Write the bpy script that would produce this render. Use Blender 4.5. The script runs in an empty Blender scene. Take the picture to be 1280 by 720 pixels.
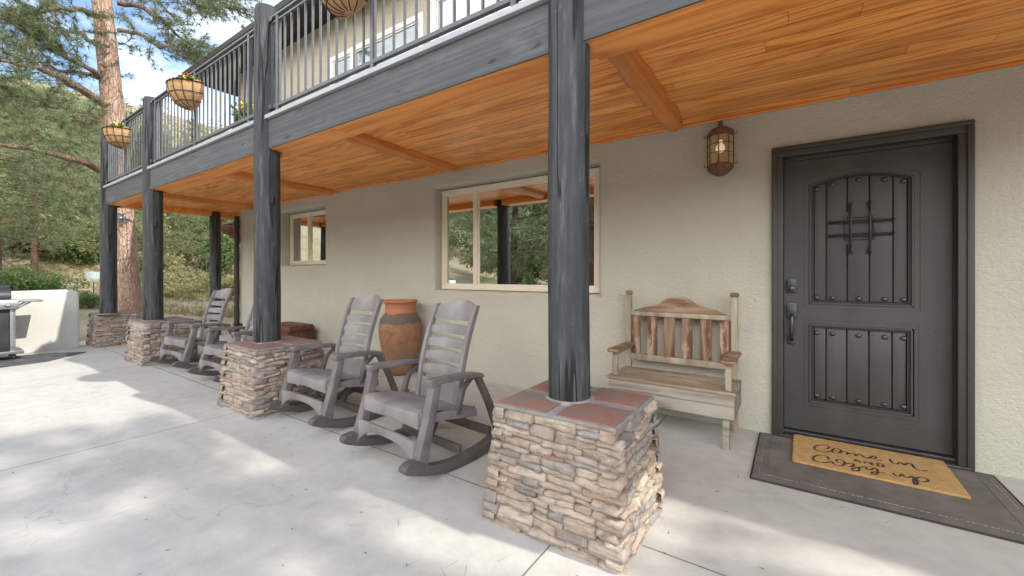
import bpy, bmesh, math, random
import numpy as np
from mathutils import Vector, Matrix, noise as mnoise
R = math.radians
rnd = random.Random(7)
S = bpy.context.scene
COL = S.collection

# ------------------------------------------------------------------ materials
def new_mat(name):
    m = bpy.data.materials.new(name); m.use_nodes = True
    nt = m.node_tree
    return m, nt, nt.nodes['Principled BSDF']

def N(nt, t, **kw):
    n = nt.nodes.new(t)
    for k, v in kw.items():
        if k.startswith('i_'):
            n.inputs[k[2:].replace('_', ' ')].default_value = v
        else:
            setattr(n, k, v)
    return n

def coords(nt, scale=(1, 1, 1), kind='Object', rot=(0, 0, 0)):
    tc = N(nt, 'ShaderNodeTexCoord'); mp = N(nt, 'ShaderNodeMapping')
    mp.inputs['Scale'].default_value = scale; mp.inputs['Rotation'].default_value = rot
    nt.links.new(tc.outputs[kind], mp.inputs['Vector'])
    return mp.outputs['Vector']

def noise(nt, vec, scale, detail=4, rough=.55, dist=0.):
    n = N(nt, 'ShaderNodeTexNoise'); n.inputs['Scale'].default_value = scale
    n.inputs['Detail'].default_value = detail; n.inputs['Roughness'].default_value = rough
    n.inputs['Distortion'].default_value = dist
    nt.links.new(vec, n.inputs['Vector'])
    return n.outputs['Fac']

def ramp(nt, fac, stops, interp='LINEAR'):
    r = N(nt, 'ShaderNodeValToRGB'); cr = r.color_ramp; cr.interpolation = interp
    while len(cr.elements) < len(stops): cr.elements.new(.5)
    for e, (p, c) in zip(cr.elements, stops):
        e.position = p; e.color = (*c, 1) if len(c) == 3 else c
    nt.links.new(fac, r.inputs['Fac'])
    return r.outputs['Color']

def mixc(nt, fac, a, b, mode='MIX'):
    m = N(nt, 'ShaderNodeMix', data_type='RGBA', blend_type=mode)
    for s, v in ((0, fac), (6, a), (7, b)):
        if hasattr(v, 'is_linked') or hasattr(v, 'links'):
            nt.links.new(v, m.inputs[s])
        else:
            m.inputs[s].default_value = v if s == 0 else ((*v, 1) if len(v) == 3 else v)
    return m.outputs[2]

def math_(nt, op, a, b=None, clamp=False):
    m = N(nt, 'ShaderNodeMath', operation=op, use_clamp=clamp)
    for i, v in enumerate((a, b)):
        if v is None: continue
        if hasattr(v, 'links'): nt.links.new(v, m.inputs[i])
        else: m.inputs[i].default_value = v
    return m.outputs[0]

def bump(nt, h, strength=.3, dist=.01, prev=None):
    b = N(nt, 'ShaderNodeBump'); b.inputs['Strength'].default_value = strength; b.inputs['Distance'].default_value = dist
    nt.links.new(h, b.inputs['Height'])
    if prev is not None: nt.links.new(prev, b.inputs['Normal'])
    return b.outputs['Normal']

def simple(name, c1, c2=None, rough=.6, scale=8, stretch=(1, 1, 1), bmp=None, metal=0, island=0., spec=.5, lo=.35, hi=.65, objvar=0):
    m, nt, p = new_mat(name)
    v = coords(nt, stretch)
    c2 = c2 or tuple(x * .8 for x in c1)
    col = ramp(nt, noise(nt, v, scale), [(lo, c1), (hi, c2)])
    if island:
        g = N(nt, 'ShaderNodeNewGeometry')
        f = math_(nt, 'MULTIPLY_ADD', g.outputs['Random Per Island'], 2 * island)
        nt.nodes[-1].inputs[2].default_value = 1 - island
        col = mixc(nt, 1., col, f, 'MULTIPLY') if False else _mulc(nt, col, f)
    nt.links.new(col, p.inputs['Base Color'])
    p.inputs['Roughness'].default_value = rough; p.inputs['Metallic'].default_value = metal
    p.inputs['Specular IOR Level'].default_value = spec
    if bmp:
        nt.links.new(bump(nt, noise(nt, v, bmp[0], 5, .6), bmp[1], bmp[2]), p.inputs['Normal'])
    return m

def _mulc(nt, col, f):
    vm = N(nt, 'ShaderNodeVectorMath', operation='SCALE')
    nt.links.new(col, vm.inputs[0]); nt.links.new(f, vm.inputs['Scale'])
    return vm.outputs[0]

M = {}
# stucco: sand finish, uneven wash
def stucco(name, c1, c2, bs=1.):
    m, nt, p = new_mat(name); v = coords(nt)
    big = ramp(nt, noise(nt, v, 1.1, 7, .68), [(.3, c1), (.7, c2)])
    fine = ramp(nt, noise(nt, v, 170, 2), [(.3, (.86, .86, .86)), (.7, (1.06, 1.06, 1.06))])
    nt.links.new(mixc(nt, 1., big, fine, 'MULTIPLY'), p.inputs['Base Color'])
    p.inputs['Roughness'].default_value = .92; p.inputs['Specular IOR Level'].default_value = .2
    n1 = bump(nt, noise(nt, v, 34, 4, .6), .6 * bs, .013)
    n2 = bump(nt, noise(nt, v, 85, 3, .65), .9 * bs, .007, n1)
    nt.links.new(n2, p.inputs['Normal'])
    return m
M['stucco'] = stucco('stucco_taupe', (.505, .487, .415), (.44, .424, .355))
M['stucco_up'] = stucco('stucco_upper', (.52, .46, .37), (.48, .42, .335))
M['stucco_white'] = stucco('stucco_white', (.66, .65, .60), (.60, .59, .54), .5)

def wood(name, stops, axis='X', ring=9., fine=60., rough=.55, plank=None, bs=.25, spec=.4, knots=True, stretch=.06, rw=.38, patch=None):
    """long-grained timber; axis = direction of the grain in object space"""
    m, nt, p = new_mat(name)
    sc = [1, 1, 1]; sc['XYZ'.index(axis)] = stretch
    tc = N(nt, 'ShaderNodeTexCoord'); vec = tc.outputs['Object']
    if plank:
        ax, w = plank
        sep = N(nt, 'ShaderNodeSeparateXYZ'); nt.links.new(vec, sep.inputs[0])
        k = math_(nt, 'FLOOR', math_(nt, 'DIVIDE', sep.outputs[ax], w))
        wn0 = N(nt, 'ShaderNodeTexWhiteNoise', noise_dimensions='1D'); nt.links.new(k, wn0.inputs['W'])
        xs_ = math_(nt, 'DIVIDE', math_(nt, 'ADD', sep.outputs[0], math_(nt, 'MULTIPLY', wn0.outputs['Value'], 9.)), 3.1)
        seg = math_(nt, 'FLOOR', xs_)
        butt = math_(nt, 'LESS_THAN', math_(nt, 'FRACT', xs_), .0009)
        wn = N(nt, 'ShaderNodeTexWhiteNoise', noise_dimensions='1D'); nt.links.new(math_(nt, 'ADD', math_(nt, 'MULTIPLY', k, 13.7), seg), wn.inputs['W'])
        off = N(nt, 'ShaderNodeVectorMath', operation='SCALE'); nt.links.new(wn.outputs['Color'], off.inputs[0]); off.inputs['Scale'].default_value = 37.
        ad = N(nt, 'ShaderNodeVectorMath', operation='ADD'); nt.links.new(vec, ad.inputs[0]); nt.links.new(off.outputs[0], ad.inputs[1])
        vec = ad.outputs[0]
    else:
        oi = N(nt, 'ShaderNodeObjectInfo')
        off = N(nt, 'ShaderNodeVectorMath', operation='SCALE'); off.inputs[0].default_value = (1, .7, .4); nt.links.new(oi.outputs['Random'], off.inputs['Scale'])
        g = N(nt, 'ShaderNodeNewGeometry')
        o3 = N(nt, 'ShaderNodeVectorMath', operation='SCALE'); o3.inputs[0].default_value = (13, 7, 17); nt.links.new(g.outputs['Random Per Island'], o3.inputs['Scale'])
        ad = N(nt, 'ShaderNodeVectorMath', operation='ADD'); nt.links.new(vec, ad.inputs[0]); nt.links.new(o3.outputs[0], ad.inputs[1])
        vec = ad.outputs[0]
    mp = N(nt, 'ShaderNodeMapping'); mp.inputs['Scale'].default_value = sc; nt.links.new(vec, mp.inputs['Vector'])
    v = mp.outputs['Vector']
    n0 = noise(nt, v, 4.5, 2, .5, .4)
    rings = math_(nt, 'FRACT', math_(nt, 'MULTIPLY', n0, ring))
    rings = math_(nt, 'ABSOLUTE', math_(nt, 'SUBTRACT', math_(nt, 'MULTIPLY', rings, 2.), 1.))
    f2 = noise(nt, v, fine, 3, .6)
    tone = noise(nt, v, 1.7, 2)
    f = math_(nt, 'ADD', math_(nt, 'MULTIPLY', rings, rw), math_(nt, 'ADD', math_(nt, 'MULTIPLY', f2, .32), math_(nt, 'MULTIPLY', tone, .42)))
    col = ramp(nt, f, stops)
    if patch:
        mp2 = N(nt, 'ShaderNodeMapping'); sc2 = [1, 1, 1]; sc2['XYZ'.index(axis)] = .35; mp2.inputs['Scale'].default_value = sc2; nt.links.new(vec, mp2.inputs['Vector'])
        pf = ramp(nt, noise(nt, mp2.outputs['Vector'], patch[0], 5, .7), [(patch[1], (0, 0, 0)), (patch[1] + .1, (1, 1, 1))])
        col = mixc(nt, math_(nt, 'MULTIPLY', pf, patch[3]), col, patch[2])
        kn = noise(nt, mp2.outputs['Vector'], 13, 1)
        kf = ramp(nt, kn, [(.71, (0, 0, 0)), (.76, (1, 1, 1))])
        col = mixc(nt, math_(nt, 'MULTIPLY', kf, .7), col, tuple(x * .35 for x in stops[0][1]))
    if plank:
        h = math_(nt, 'MULTIPLY_ADD', wn.outputs['Value'], .26); nt.nodes[-1].inputs[2].default_value = .88
        col = _mulc(nt, col, h)
        fr = math_(nt, 'FRACT', math_(nt, 'DIVIDE', sep.outputs[ax], w))
        e = math_(nt, 'MAXIMUM', math_(nt, 'LESS_THAN', fr, .05), butt)
        col = mixc(nt, math_(nt, 'MULTIPLY', e, .6), col, (stops[0][1][0] * .35, stops[0][1][1] * .35, stops[0][1][2] * .35))
    nt.links.new(col, p.inputs['Base Color'])
    p.inputs['Roughness'].default_value = rough; p.inputs['Specular IOR Level'].default_value = spec
    h = math_(nt, 'ADD', math_(nt, 'MULTIPLY', f2, .7), math_(nt, 'MULTIPLY', rings, .4))
    nt.links.new(bump(nt, h, bs, .004), p.inputs['Normal'])
    return m
CED = [(.25, (.44, .125, .022)), (.5, (.74, .25, .048)), (.85, (.86, .37, .095))]
M['soffit'] = wood('cedar_boards', CED, 'X', 11, 60, .42, plank=(1, .118), bs=.12, rw=.62, stretch=.10)
M['cedar'] = wood('cedar_timber', [(a, tuple(x * 1.1 for x in c)) for a, c in CED], 'X', 8, 60, .42, bs=.15)
M['cedar_y'] = wood('cedar_log', [(.25, (.40, .115, .022)), (.5, (.60, .20, .045)), (.8, (.68, .27, .07))], 'Y', 5, 40, .4, bs=.15)
M['fascia'] = wood('grey_weathered_fascia', [(.3, (.055, .058, .061)), (.55, (.095, .1, .105)), (.8, (.155, .16, .166))], 'X', 12, 130, .75, bs=.6, stretch=.035, rw=.16, patch=(5, .56, (.15, .155, .16), .5))
M['bench_grey'] = wood('bench_silver_wood', [(.25, (.10, .08, .06)), (.5, (.22, .185, .145)), (.8, (.34, .30, .25))], 'X', 9, 90, .8, bs=.5, patch=(7, .5, (.38, .35, .31), .6))
M['bench_seat'] = wood('bench_seat_wood', [(.25, (.12, .08, .05)), (.5, (.24, .17, .115)), (.8, (.35, .28, .21))], 'X', 9, 90, .75, bs=.5, patch=(6, .5, (.44, .38, .31), .6))
M['bench_post'] = wood('bench_post_wood', [(.25, (.15, .12, .08)), (.5, (.27, .225, .16)), (.8, (.37, .325, .25))], 'Z', 5, 80, .8, bs=.4, patch=(9, .52, (.42, .37, .29), .6))
M['bench_slat'] = wood('bench_slat_wood', [(.25, (.06, .028, .016)), (.5, (.14, .068, .038)), (.8, (.31, .21, .14))], 'Z', 7, 80, .75, bs=.5, patch=(8, .53, (.46, .36, .28), .75))
M['bench_crest'] = wood('bench_crest_wood', [(.25, (.08, .042, .024)), (.5, (.20, .115, .068)), (.8, (.32, .22, .15))], 'X', 9, 80, .75, bs=.5, patch=(7, .52, (.40, .29, .2), .6))
M['chest'] = wood('old_chest_wood', [(.25, (.05, .02, .012)), (.5, (.12, .045, .025)), (.8, (.2, .08, .045))], 'X', 5, 60, .6, bs=.4)
M['stringer'] = wood('brown_stringer', [(.25, (.10, .05, .025)), (.5, (.2, .11, .06)), (.8, (.27, .16, .09))], 'X', 5, 50, .7)

# painted log post: vertical drying cracks
def logmat():
    m, nt, p = new_mat('painted_log')
    v = coords(nt, (1, 1, .10)); v2 = coords(nt, (1, 1, 1))
    f = noise(nt, v, 30, 5, .65)
    col = ramp(nt, f, [(.3, (.024, .0265, .0275)), (.55, (.050, .0545, .0565)), (.75, (.115, .122, .125))])
    worn = ramp(nt, noise(nt, v2, 14, 6, .7), [(.62, (0, 0, 0)), (.72, (1, 1, 1))])
    col = mixc(nt, math_(nt, 'MULTIPLY', worn, .35), col, (.2, .205, .205))
    v3 = coords(nt, (1, 1, .045))
    cr = math_(nt, 'ABSOLUTE', math_(nt, 'SUBTRACT', noise(nt, v3, 10, 2, .5), .5))
    crack = ramp(nt, cr, [(.0, (1, 1, 1)), (.014, (1, 1, 1)), (.022, (0, 0, 0))])
    msk = ramp(nt, noise(nt, v2, 1.7, 1), [(.44, (0, 0, 0)), (.5, (1, 1, 1))])
    ck = math_(nt, 'MULTIPLY', crack, msk)
    col = mixc(nt, ck, col, (.008, .008, .008))
    nt.links.new(col, p.inputs['Base Color'])
    p.inputs['Roughness'].default_value = .62; p.inputs['Specular IOR Level'].default_value = .4
    n1 = bump(nt, f, .35, .006)
    inv = math_(nt, 'SUBTRACT', 1., ck)
    nt.links.new(bump(nt, inv, .8, .01, n1), p.inputs['Normal'])
    return m
M['log'] = logmat()

# ledger stone: colour by stone
def stonemat():
    m, nt, p = new_mat('ledger_stone')
    g = N(nt, 'ShaderNodeNewGeometry'); v = coords(nt)
    base = ramp(nt, g.outputs['Random Per Island'], [(0, (0.319, 0.258, 0.214)), (.12, (0.477, 0.405, 0.338)), (.3, (0.399, 0.320, 0.263)), (.42, (0.513, 0.441, 0.375)),
            (.55, (0.354, 0.253, 0.201)), (.66, (0.443, 0.374, 0.319)), (.78, (0.248, 0.229, 0.224)), (.86, (0.477, 0.388, 0.310)), (.95, (0.319, 0.306, 0.302))])
    mott = ramp(nt, noise(nt, v, 22, 5, .65), [(.25, (.66, .64, .62)), (.5, (1, .98, .95)), (.75, (1.22, 1.2, 1.17))])
    col = mixc(nt, 1., base, mott, 'MULTIPLY')
    strat = ramp(nt, noise(nt, coords(nt, (1, 1, 7)), 16, 5, .7), [(.3, (.68, .67, .67)), (.5, (1, 1, 1)), (.72, (1.25, 1.24, 1.22))])
    col = mixc(nt, 1., col, strat, 'MULTIPLY')
    pink = ramp(nt, noise(nt, v, 6, 3), [(.55, (0, 0, 0)), (.7, (1, 1, 1))])
    col = mixc(nt, math_(nt, 'MULTIPLY', pink, .35), col, (.45, .30, .235))
    nt.links.new(col, p.inputs['Base Color']); p.inputs['Roughness'].default_value = .9; p.inputs['Specular IOR Level'].default_value = .2
    n1 = bump(nt, noise(nt, coords(nt, (1, 1, 2.2)), 38, 6, .7), .8, .012)
    nt.links.new(bump(nt, noise(nt, v, 190, 3, .6), .4, .003, n1), p.inputs['Normal'])
    return m
M['stone'] = stonemat()
M['mortar'] = simple('pier_mortar', (.16, .13, .11), (.1, .085, .07), .95, 20, bmp=(80, .5, .004))

def tilemat():
    m, nt, p = new_mat('terracotta_tile'); v = coords(nt)
    g = N(nt, 'ShaderNodeNewGeometry')
    c = ramp(nt, noise(nt, v, 7, 6, .7), [(.3, (.22, .095, .065)), (.44, (.28, .135, .10)), (.54, (.22, .15, .125)), (.66, (.18, .155, .145))])
    c = _mulc(nt, c, math_(nt, 'ADD', math_(nt, 'MULTIPLY', g.outputs['Random Per Island'], .3), .85))
    sp = ramp(nt, noise(nt, v, 60, 3), [(.66, (0, 0, 0)), (.72, (1, 1, 1))])
    c = mixc(nt, math_(nt, 'MULTIPLY', sp, .35), c, (.5, .45, .42))
    nt.links.new(c, p.inputs['Base Color']); p.inputs['Roughness'].default_value = .6
    nt.links.new(bump(nt, noise(nt, v, 45, 5), .3, .004), p.inputs['Normal'])
    return m
M['tile'] = tilemat()
M['grout'] = simple('grey_grout', (.30, .27, .25), (.19, .18, .18), .95, 18, bmp=(70, .5, .004))

# concrete with control joints cut into it
def concrete():
    m, nt, p = new_mat('patio_concrete')
    tc = N(nt, 'ShaderNodeTexCoord'); v = tc.outputs['Object']
    sep = N(nt, 'ShaderNodeSeparateXYZ'); nt.links.new(v, sep.inputs[0])
    col = ramp(nt, noise(nt, v, .8, 6, .62), [(.3, (.43, .412, .378)), (.5, (.495, .476, .438)), (.7, (.54, .52, .48))])
    mott = ramp(nt, noise(nt, v, 9, 6, .7), [(.3, (.88, .88, .88)), (.7, (1.06, 1.06, 1.06))])
    col = mixc(nt, 1., col, mott, 'MULTIPLY')
    st = ramp(nt, noise(nt, v, 2.2, 4, .6, .6), [(.60, (0, 0, 0)), (.72, (1, 1, 1))])
    col = mixc(nt, math_(nt, 'MULTIPLY', st, .4), col, (.38, .345, .30))
    pit = ramp(nt, noise(nt, v, 150, 2), [(.70, (0, 0, 0)), (.76, (1, 1, 1))])
    col = mixc(nt, math_(nt, 'MULTIPLY', pit, .25), col, (.25, .23, .21))
    rust = ramp(nt, noise(nt, v, 3.1, 3, .5, 1.), [(.705, (0, 0, 0)), (.76, (1, 1, 1))])
    col = mixc(nt, math_(nt, 'MULTIPLY', rust, .35), col, (.42, .29, .17))
    vo = N(nt, 'ShaderNodeTexVoronoi', feature='DISTANCE_TO_EDGE'); vo.inputs['Scale'].default_value = .55
    wv = N(nt, 'ShaderNodeTexNoise'); wv.inputs['Scale'].default_value = 1.6; wv.inputs['Detail'].default_value = 5; nt.links.new(v, wv.inputs['Vector'])
    wa = N(nt, 'ShaderNodeVectorMath', operation='MULTIPLY_ADD'); nt.links.new(wv.outputs['Color'], wa.inputs[0]); wa.inputs[1].default_value = (1.1, 1.1, 0); nt.links.new(v, wa.inputs[2]); nt.links.new(wa.outputs[0], vo.inputs['Vector'])
    ck = ramp(nt, vo.outputs['Distance'], [(.0, (1, 1, 1)), (.0018, (1, 1, 1)), (.0036, (0, 0, 0))])
    ckm = ramp(nt, noise(nt, v, .7, 2), [(.52, (0, 0, 0)), (.6, (1, 1, 1))])
    col = mixc(nt, math_(nt, 'MULTIPLY', math_(nt, 'MULTIPLY', ck, ckm), .35), col, (.2, .18, .16))
    joints = None
    for ax, vals in ((0, (-.896, -4.02, -7.15, -10.3, 2.2)), (1, (1.85, -1.5, -4.6))):
        for a in vals:
            wob = math_(nt, 'ABSOLUTE', math_(nt, 'SUBTRACT', sep.outputs[ax], a))
            l = math_(nt, 'LESS_THAN', wob, .0042)
            joints = l if joints is None else math_(nt, 'MAXIMUM', joints, l)
    col = mixc(nt, math_(nt, 'MULTIPLY', joints, .75), col, (.09, .075, .06))
    nt.links.new(col, p.inputs['Base Color']); p.inputs['Roughness'].default_value = .82; p.inputs['Specular IOR Level'].default_value = .3
    n1 = bump(nt, noise(nt, v, 60, 5, .65), .22, .004)
    nt.links.new(bump(nt, math_(nt, 'SUBTRACT', 1., joints), .9, .01, n1), p.inputs['Normal'])
    return m
M['concrete'] = concrete()

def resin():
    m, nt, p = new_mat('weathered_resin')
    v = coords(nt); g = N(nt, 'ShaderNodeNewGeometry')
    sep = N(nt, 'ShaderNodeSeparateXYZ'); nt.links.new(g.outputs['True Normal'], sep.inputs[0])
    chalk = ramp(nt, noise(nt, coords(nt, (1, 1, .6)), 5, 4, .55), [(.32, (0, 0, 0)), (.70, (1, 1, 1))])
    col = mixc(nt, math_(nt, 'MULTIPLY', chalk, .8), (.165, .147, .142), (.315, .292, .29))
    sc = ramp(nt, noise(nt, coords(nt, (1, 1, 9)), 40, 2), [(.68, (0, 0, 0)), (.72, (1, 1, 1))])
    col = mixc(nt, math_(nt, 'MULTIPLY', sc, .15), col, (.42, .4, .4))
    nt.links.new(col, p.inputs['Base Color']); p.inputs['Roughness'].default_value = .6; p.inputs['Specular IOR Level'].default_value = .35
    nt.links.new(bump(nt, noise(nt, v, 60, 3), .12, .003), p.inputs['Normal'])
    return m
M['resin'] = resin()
M['resin_mid'] = simple('resin_mid_tone', (.115, .099, .095), (.185, .166, .163), .55, 6, bmp=(50, .1, .003))  # same resin, mid tone on armrests and front legs
M['resin_dark'] = simple('resin_dark_tone', (.075, .063, .059), (.115, .1, .096), .5, 6, bmp=(50, .1, .003))  # same resin, darker tone on rockers, rear legs and lower stretchers

M['door'] = simple('door_paint', (.038, .037, .035), (.054, .052, .049), .48, 5, (1, 1, .3), bmp=(16, .12, .006))
M['door_dark'] = simple('door_groove', (.015, .014, .013), None, .6)
M['casing'] = simple('door_casing_paint', (.046, .042, .037), (.037, .035, .031), .5, 6, bmp=(30, .1, .003))
M['iron'] = simple('black_iron', (.03, .03, .032), (.05, .05, .053), .42, 30, metal=.6, bmp=(60, .2, .003))
M['bronze'] = simple('dark_bronze', (.055, .055, .06), (.09, .09, .096), .4, 15, metal=.75)
M['frame'] = simple('almond_vinyl', (.72, .66, .53), (.68, .62, .5), .5, 3)
M['frame_white'] = simple('white_vinyl', (.78, .77, .72), (.74, .73, .68), .5, 3)
def glass(name, refl, tint, body):
    m, nt, p = new_mat(name)
    nt.nodes.remove(p)
    out = nt.nodes['Material Output']
    gl = N(nt, 'ShaderNodeBsdfGlossy'); gl.inputs['Roughness'].default_value = .004; gl.inputs['Color'].default_value = (*tint, 1)
    df = N(nt, 'ShaderNodeBsdfDiffuse'); df.inputs['Color'].default_value = (*body, 1)
    mx = N(nt, 'ShaderNodeMixShader'); mx.inputs[0].default_value = refl
    nt.links.new(df.outputs[0], mx.inputs[1]); nt.links.new(gl.outputs[0], mx.inputs[2]); nt.links.new(mx.outputs[0], out.inputs[0])
    wv = noise(nt, coords(nt), 1.3, 1)
    nt.links.new(bump(nt, wv, .02, .02), gl.inputs['Normal'])
    return m
M['pane'] = glass('window_glass', .72, (.95, 1, .97), (.012, .012, .011))
M['pane_up'] = glass('upper_glass', .14, (.95, .98, 1), (.06, .08, .08))  # green-blue body colour paints in the look of reflected trees
M['pane_door'] = glass('patio_door_glass', .14, (.95, .98, 1), (.33, .37, .42))
M['metal_grey'] = simple('grey_rail_metal', (.10, .105, .112), (.13, .135, .142), .5, 12, metal=.2)
M['drip'] = simple('pale_drip_edge', (.40, .41, .43), (.35, .36, .38), .45, 4)
M['eave'] = wood('dark_eave_boards', [(.25, (.022, .018, .016)), (.5, (.04, .033, .028)), (.8, (.06, .05, .043))], 'X', 5, 50, .7, plank=(1, .14))
M['roof'] = simple('roof_shingle', (.09, .085, .08), (.14, .13, .12), .9, 20, bmp=(30, .6, .02))
M['black'] = simple('dark_downspout', (.02, .019, .018), (.03, .028, .027), .5, 8)
M['rubber'] = None
def matmat():
    m, nt, p = new_mat('woven_rubber'); v = coords(nt)
    sep = N(nt, 'ShaderNodeSeparateXYZ'); nt.links.new(v, sep.inputs[0])
    a = math_(nt, 'SINE', math_(nt, 'MULTIPLY', math_(nt, 'ADD', sep.outputs[0], sep.outputs[1]), 520.))
    b = math_(nt, 'SINE', math_(nt, 'MULTIPLY', math_(nt, 'SUBTRACT', sep.outputs[0], sep.outputs[1]), 520.))
    w = math_(nt, 'MULTIPLY', a, b)
    w01 = math_(nt, 'MULTIPLY_ADD', w, .5); nt.nodes[-1].inputs[2].default_value = .5
    col = ramp(nt, w01, [(.2, (.085, .076, .068)), (.8, (.20, .18, .16))])
    dust = ramp(nt, noise(nt, v, 5, 5, .65), [(.35, (.8, .8, .8)), (.7, (1.35, 1.32, 1.28))])
    nt.links.new(mixc(nt, 1., col, dust, 'MULTIPLY'), p.inputs['Base Color']); p.inputs['Roughness'].default_value = .8
    nt.links.new(bump(nt, w01, .5, .003), p.inputs['Normal'])
    return m
M['rubber'] = matmat()
M['rubber_edge'] = simple('rubber_edge', (.03, .028, .027), None, .7)
M['stitch'] = simple('pale_dust', (.33, .31, .28), None, .9)
M['coir'] = simple('coir_fibre', (.58, .36, .15), (.45, .265, .10), .95, 30, bmp=(260, .9, .006), lo=.3, hi=.7)
M['ink'] = simple('mat_lettering', (.022, .016, .014), (.04, .028, .022), .95, 60, bmp=(260, .8, .004))
def urnmat():
    m, nt, p = new_mat('fired_clay'); v = coords(nt)
    sep = N(nt, 'ShaderNodeSeparateXYZ'); nt.links.new(v, sep.inputs[0])
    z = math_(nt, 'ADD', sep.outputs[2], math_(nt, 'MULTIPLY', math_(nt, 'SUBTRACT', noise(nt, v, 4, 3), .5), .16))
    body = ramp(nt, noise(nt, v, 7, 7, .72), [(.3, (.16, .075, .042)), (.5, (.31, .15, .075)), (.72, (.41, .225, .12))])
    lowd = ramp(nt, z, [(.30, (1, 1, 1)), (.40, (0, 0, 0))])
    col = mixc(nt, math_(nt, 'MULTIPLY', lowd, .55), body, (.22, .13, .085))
    z2 = math_(nt, 'ADD', sep.outputs[2], math_(nt, 'MULTIPLY', math_(nt, 'SUBTRACT', noise(nt, v, 9, 5), .5), .09))
    band = ramp(nt, z2, [(.615, (0, 0, 0)), (.63, (1, 1, 1)), (.735, (1, 1, 1)), (.745, (0, 0, 0))])
    col = mixc(nt, math_(nt, 'MULTIPLY', band, .9), col, (.10, .082, .075))
    neck = ramp(nt, z2, [(.74, (0, 0, 0)), (.755, (1, 1, 1))])
    col = mixc(nt, math_(nt, 'MULTIPLY', neck, .85), col, (.40, .15, .075))
    nt.links.new(col, p.inputs['Base Color']); p.inputs['Roughness'].default_value = .72
    nt.links.new(bump(nt, noise(nt, coords(nt, (1, 1, 4)), 14, 5), .3, .008), p.inputs['Normal'])
    return m
M['urn'] = urnmat()
M['lamp_rust'] = simple('rusty_lantern_metal', (.10, .042, .028), (.18, .085, .055), .7, 40, bmp=(90, .5, .004))
M['lamp_glass'] = simple('amber_seeded_glass', (.30, .22, .09), (.36, .28, .13), .25, 20)
M['bulb'] = None
m_, nt_, p_ = new_mat('white_bulb'); p_.inputs['Base Color'].default_value = (.85, .8, .68, 1); p_.inputs['Roughness'].default_value = .3
p_.inputs['Emission Color'].default_value = (1, .85, .55, 1); p_.inputs['Emission Strength'].default_value = .35; M['bulb'] = m_
def lampglass():
    m, nt, p = new_mat('amber_glass_panel')
    p.inputs['Base Color'].default_value = (.62, .48, .22, 1); p.inputs['Roughness'].default_value = .2
    p.inputs['Transmission Weight'].default_value = 0.0; p.inputs['Alpha'].default_value = .5
    return m
M['lamp_glass'] = lampglass()
M['coco'] = simple('coco_liner', (.52, .32, .16), (.40, .22, .10), .95, 14, bmp=(70, .8, .01))
M['wire'] = simple('dark_wire', (.03, .03, .03), None, .5, metal=.5)
M['soil'] = simple('potting_soil', (.04, .03, .02), (.07, .05, .035), .95, 30)
M['fl_orange'] = simple('orange_petals', (.75, .28, .03), (.8, .4, .05), .6, 30, island=.25)
M['fl_yellow'] = simple('yellow_petals', (.78, .55, .05), (.8, .62, .12), .6, 30, island=.25)
M['leaf'] = simple('plant_leaf', (.07, .13, .03), (.13, .19, .05), .6, 20, island=.4)
M['steel'] = simple('brushed_steel', (.42, .43, .45), (.36, .37, .39), .32, 3, (1, 1, 30), metal=.9)
M['steel_dark'] = simple('dark_grill_enamel', (.035, .037, .04), (.055, .057, .06), .35, 6, metal=.3)
M['grillmat'] = simple('charcoal_grill_mat', (.04, .042, .046), (.10, .105, .11), .85, 9, bmp=(40, .6, .008))
M['plaque'] = simple('pewter_plaque', (.25, .29, .32), (.15, .18, .2), .5, 30, metal=.5)
def clear():
    m, nt, p = new_mat('clear_bowl_glass')
    p.inputs['Base Color'].default_value = (.6, .7, .7, 1); p.inputs['Roughness'].default_value = .05; p.inputs['Alpha'].default_value = .28
    return m
M['bowl'] = clear()

def bark(name, c0, c1, c2):
    m, nt, p = new_mat(name); v = coords(nt, (1, 1, .28))
    vo = N(nt, 'ShaderNodeTexVoronoi', feature='DISTANCE_TO_EDGE'); vo.inputs['Scale'].default_value = 21
    dn = N(nt, 'ShaderNodeTexNoise'); dn.inputs['Scale'].default_value = 7; dn.inputs['Detail'].default_value = 4; nt.links.new(v, dn.inputs['Vector'])
    dv = N(nt, 'ShaderNodeVectorMath', operation='MULTIPLY_ADD'); nt.links.new(dn.outputs['Color'], dv.inputs[0]); dv.inputs[1].default_value = (.16, .16, .16); nt.links.new(v, dv.inputs[2]); nt.links.new(dv.outputs[0], vo.inputs['Vector'])
    fis = ramp(nt, vo.outputs['Distance'], [(.0, (0, 0, 0)), (.13, (1, 1, 1))])
    col = ramp(nt, noise(nt, v, 9, 6, .65), [(.3, c0), (.5, c1), (.72, c2)])
    col = mixc(nt, math_(nt, 'MULTIPLY', math_(nt, 'SUBTRACT', 1., fis), .3), col, tuple(x * .45 for x in c0))
    nt.links.new(col, p.inputs['Base Color']); p.inputs['Roughness'].default_value = .95; p.inputs['Specular IOR Level'].default_value = .1
    n1 = bump(nt, fis, .7, .03)
    nt.links.new(bump(nt, noise(nt, v, 60, 5), .5, .01, n1), p.inputs['Normal'])
    return m
M['bark'] = bark('ponderosa_bark', (.36, .22, .155), (.50, .34, .255), (.60, .46, .37))
M['bark_dark'] = bark('dark_pine_bark', (.10, .055, .04), (.16, .095, .07), (.22, .15, .12))

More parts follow.
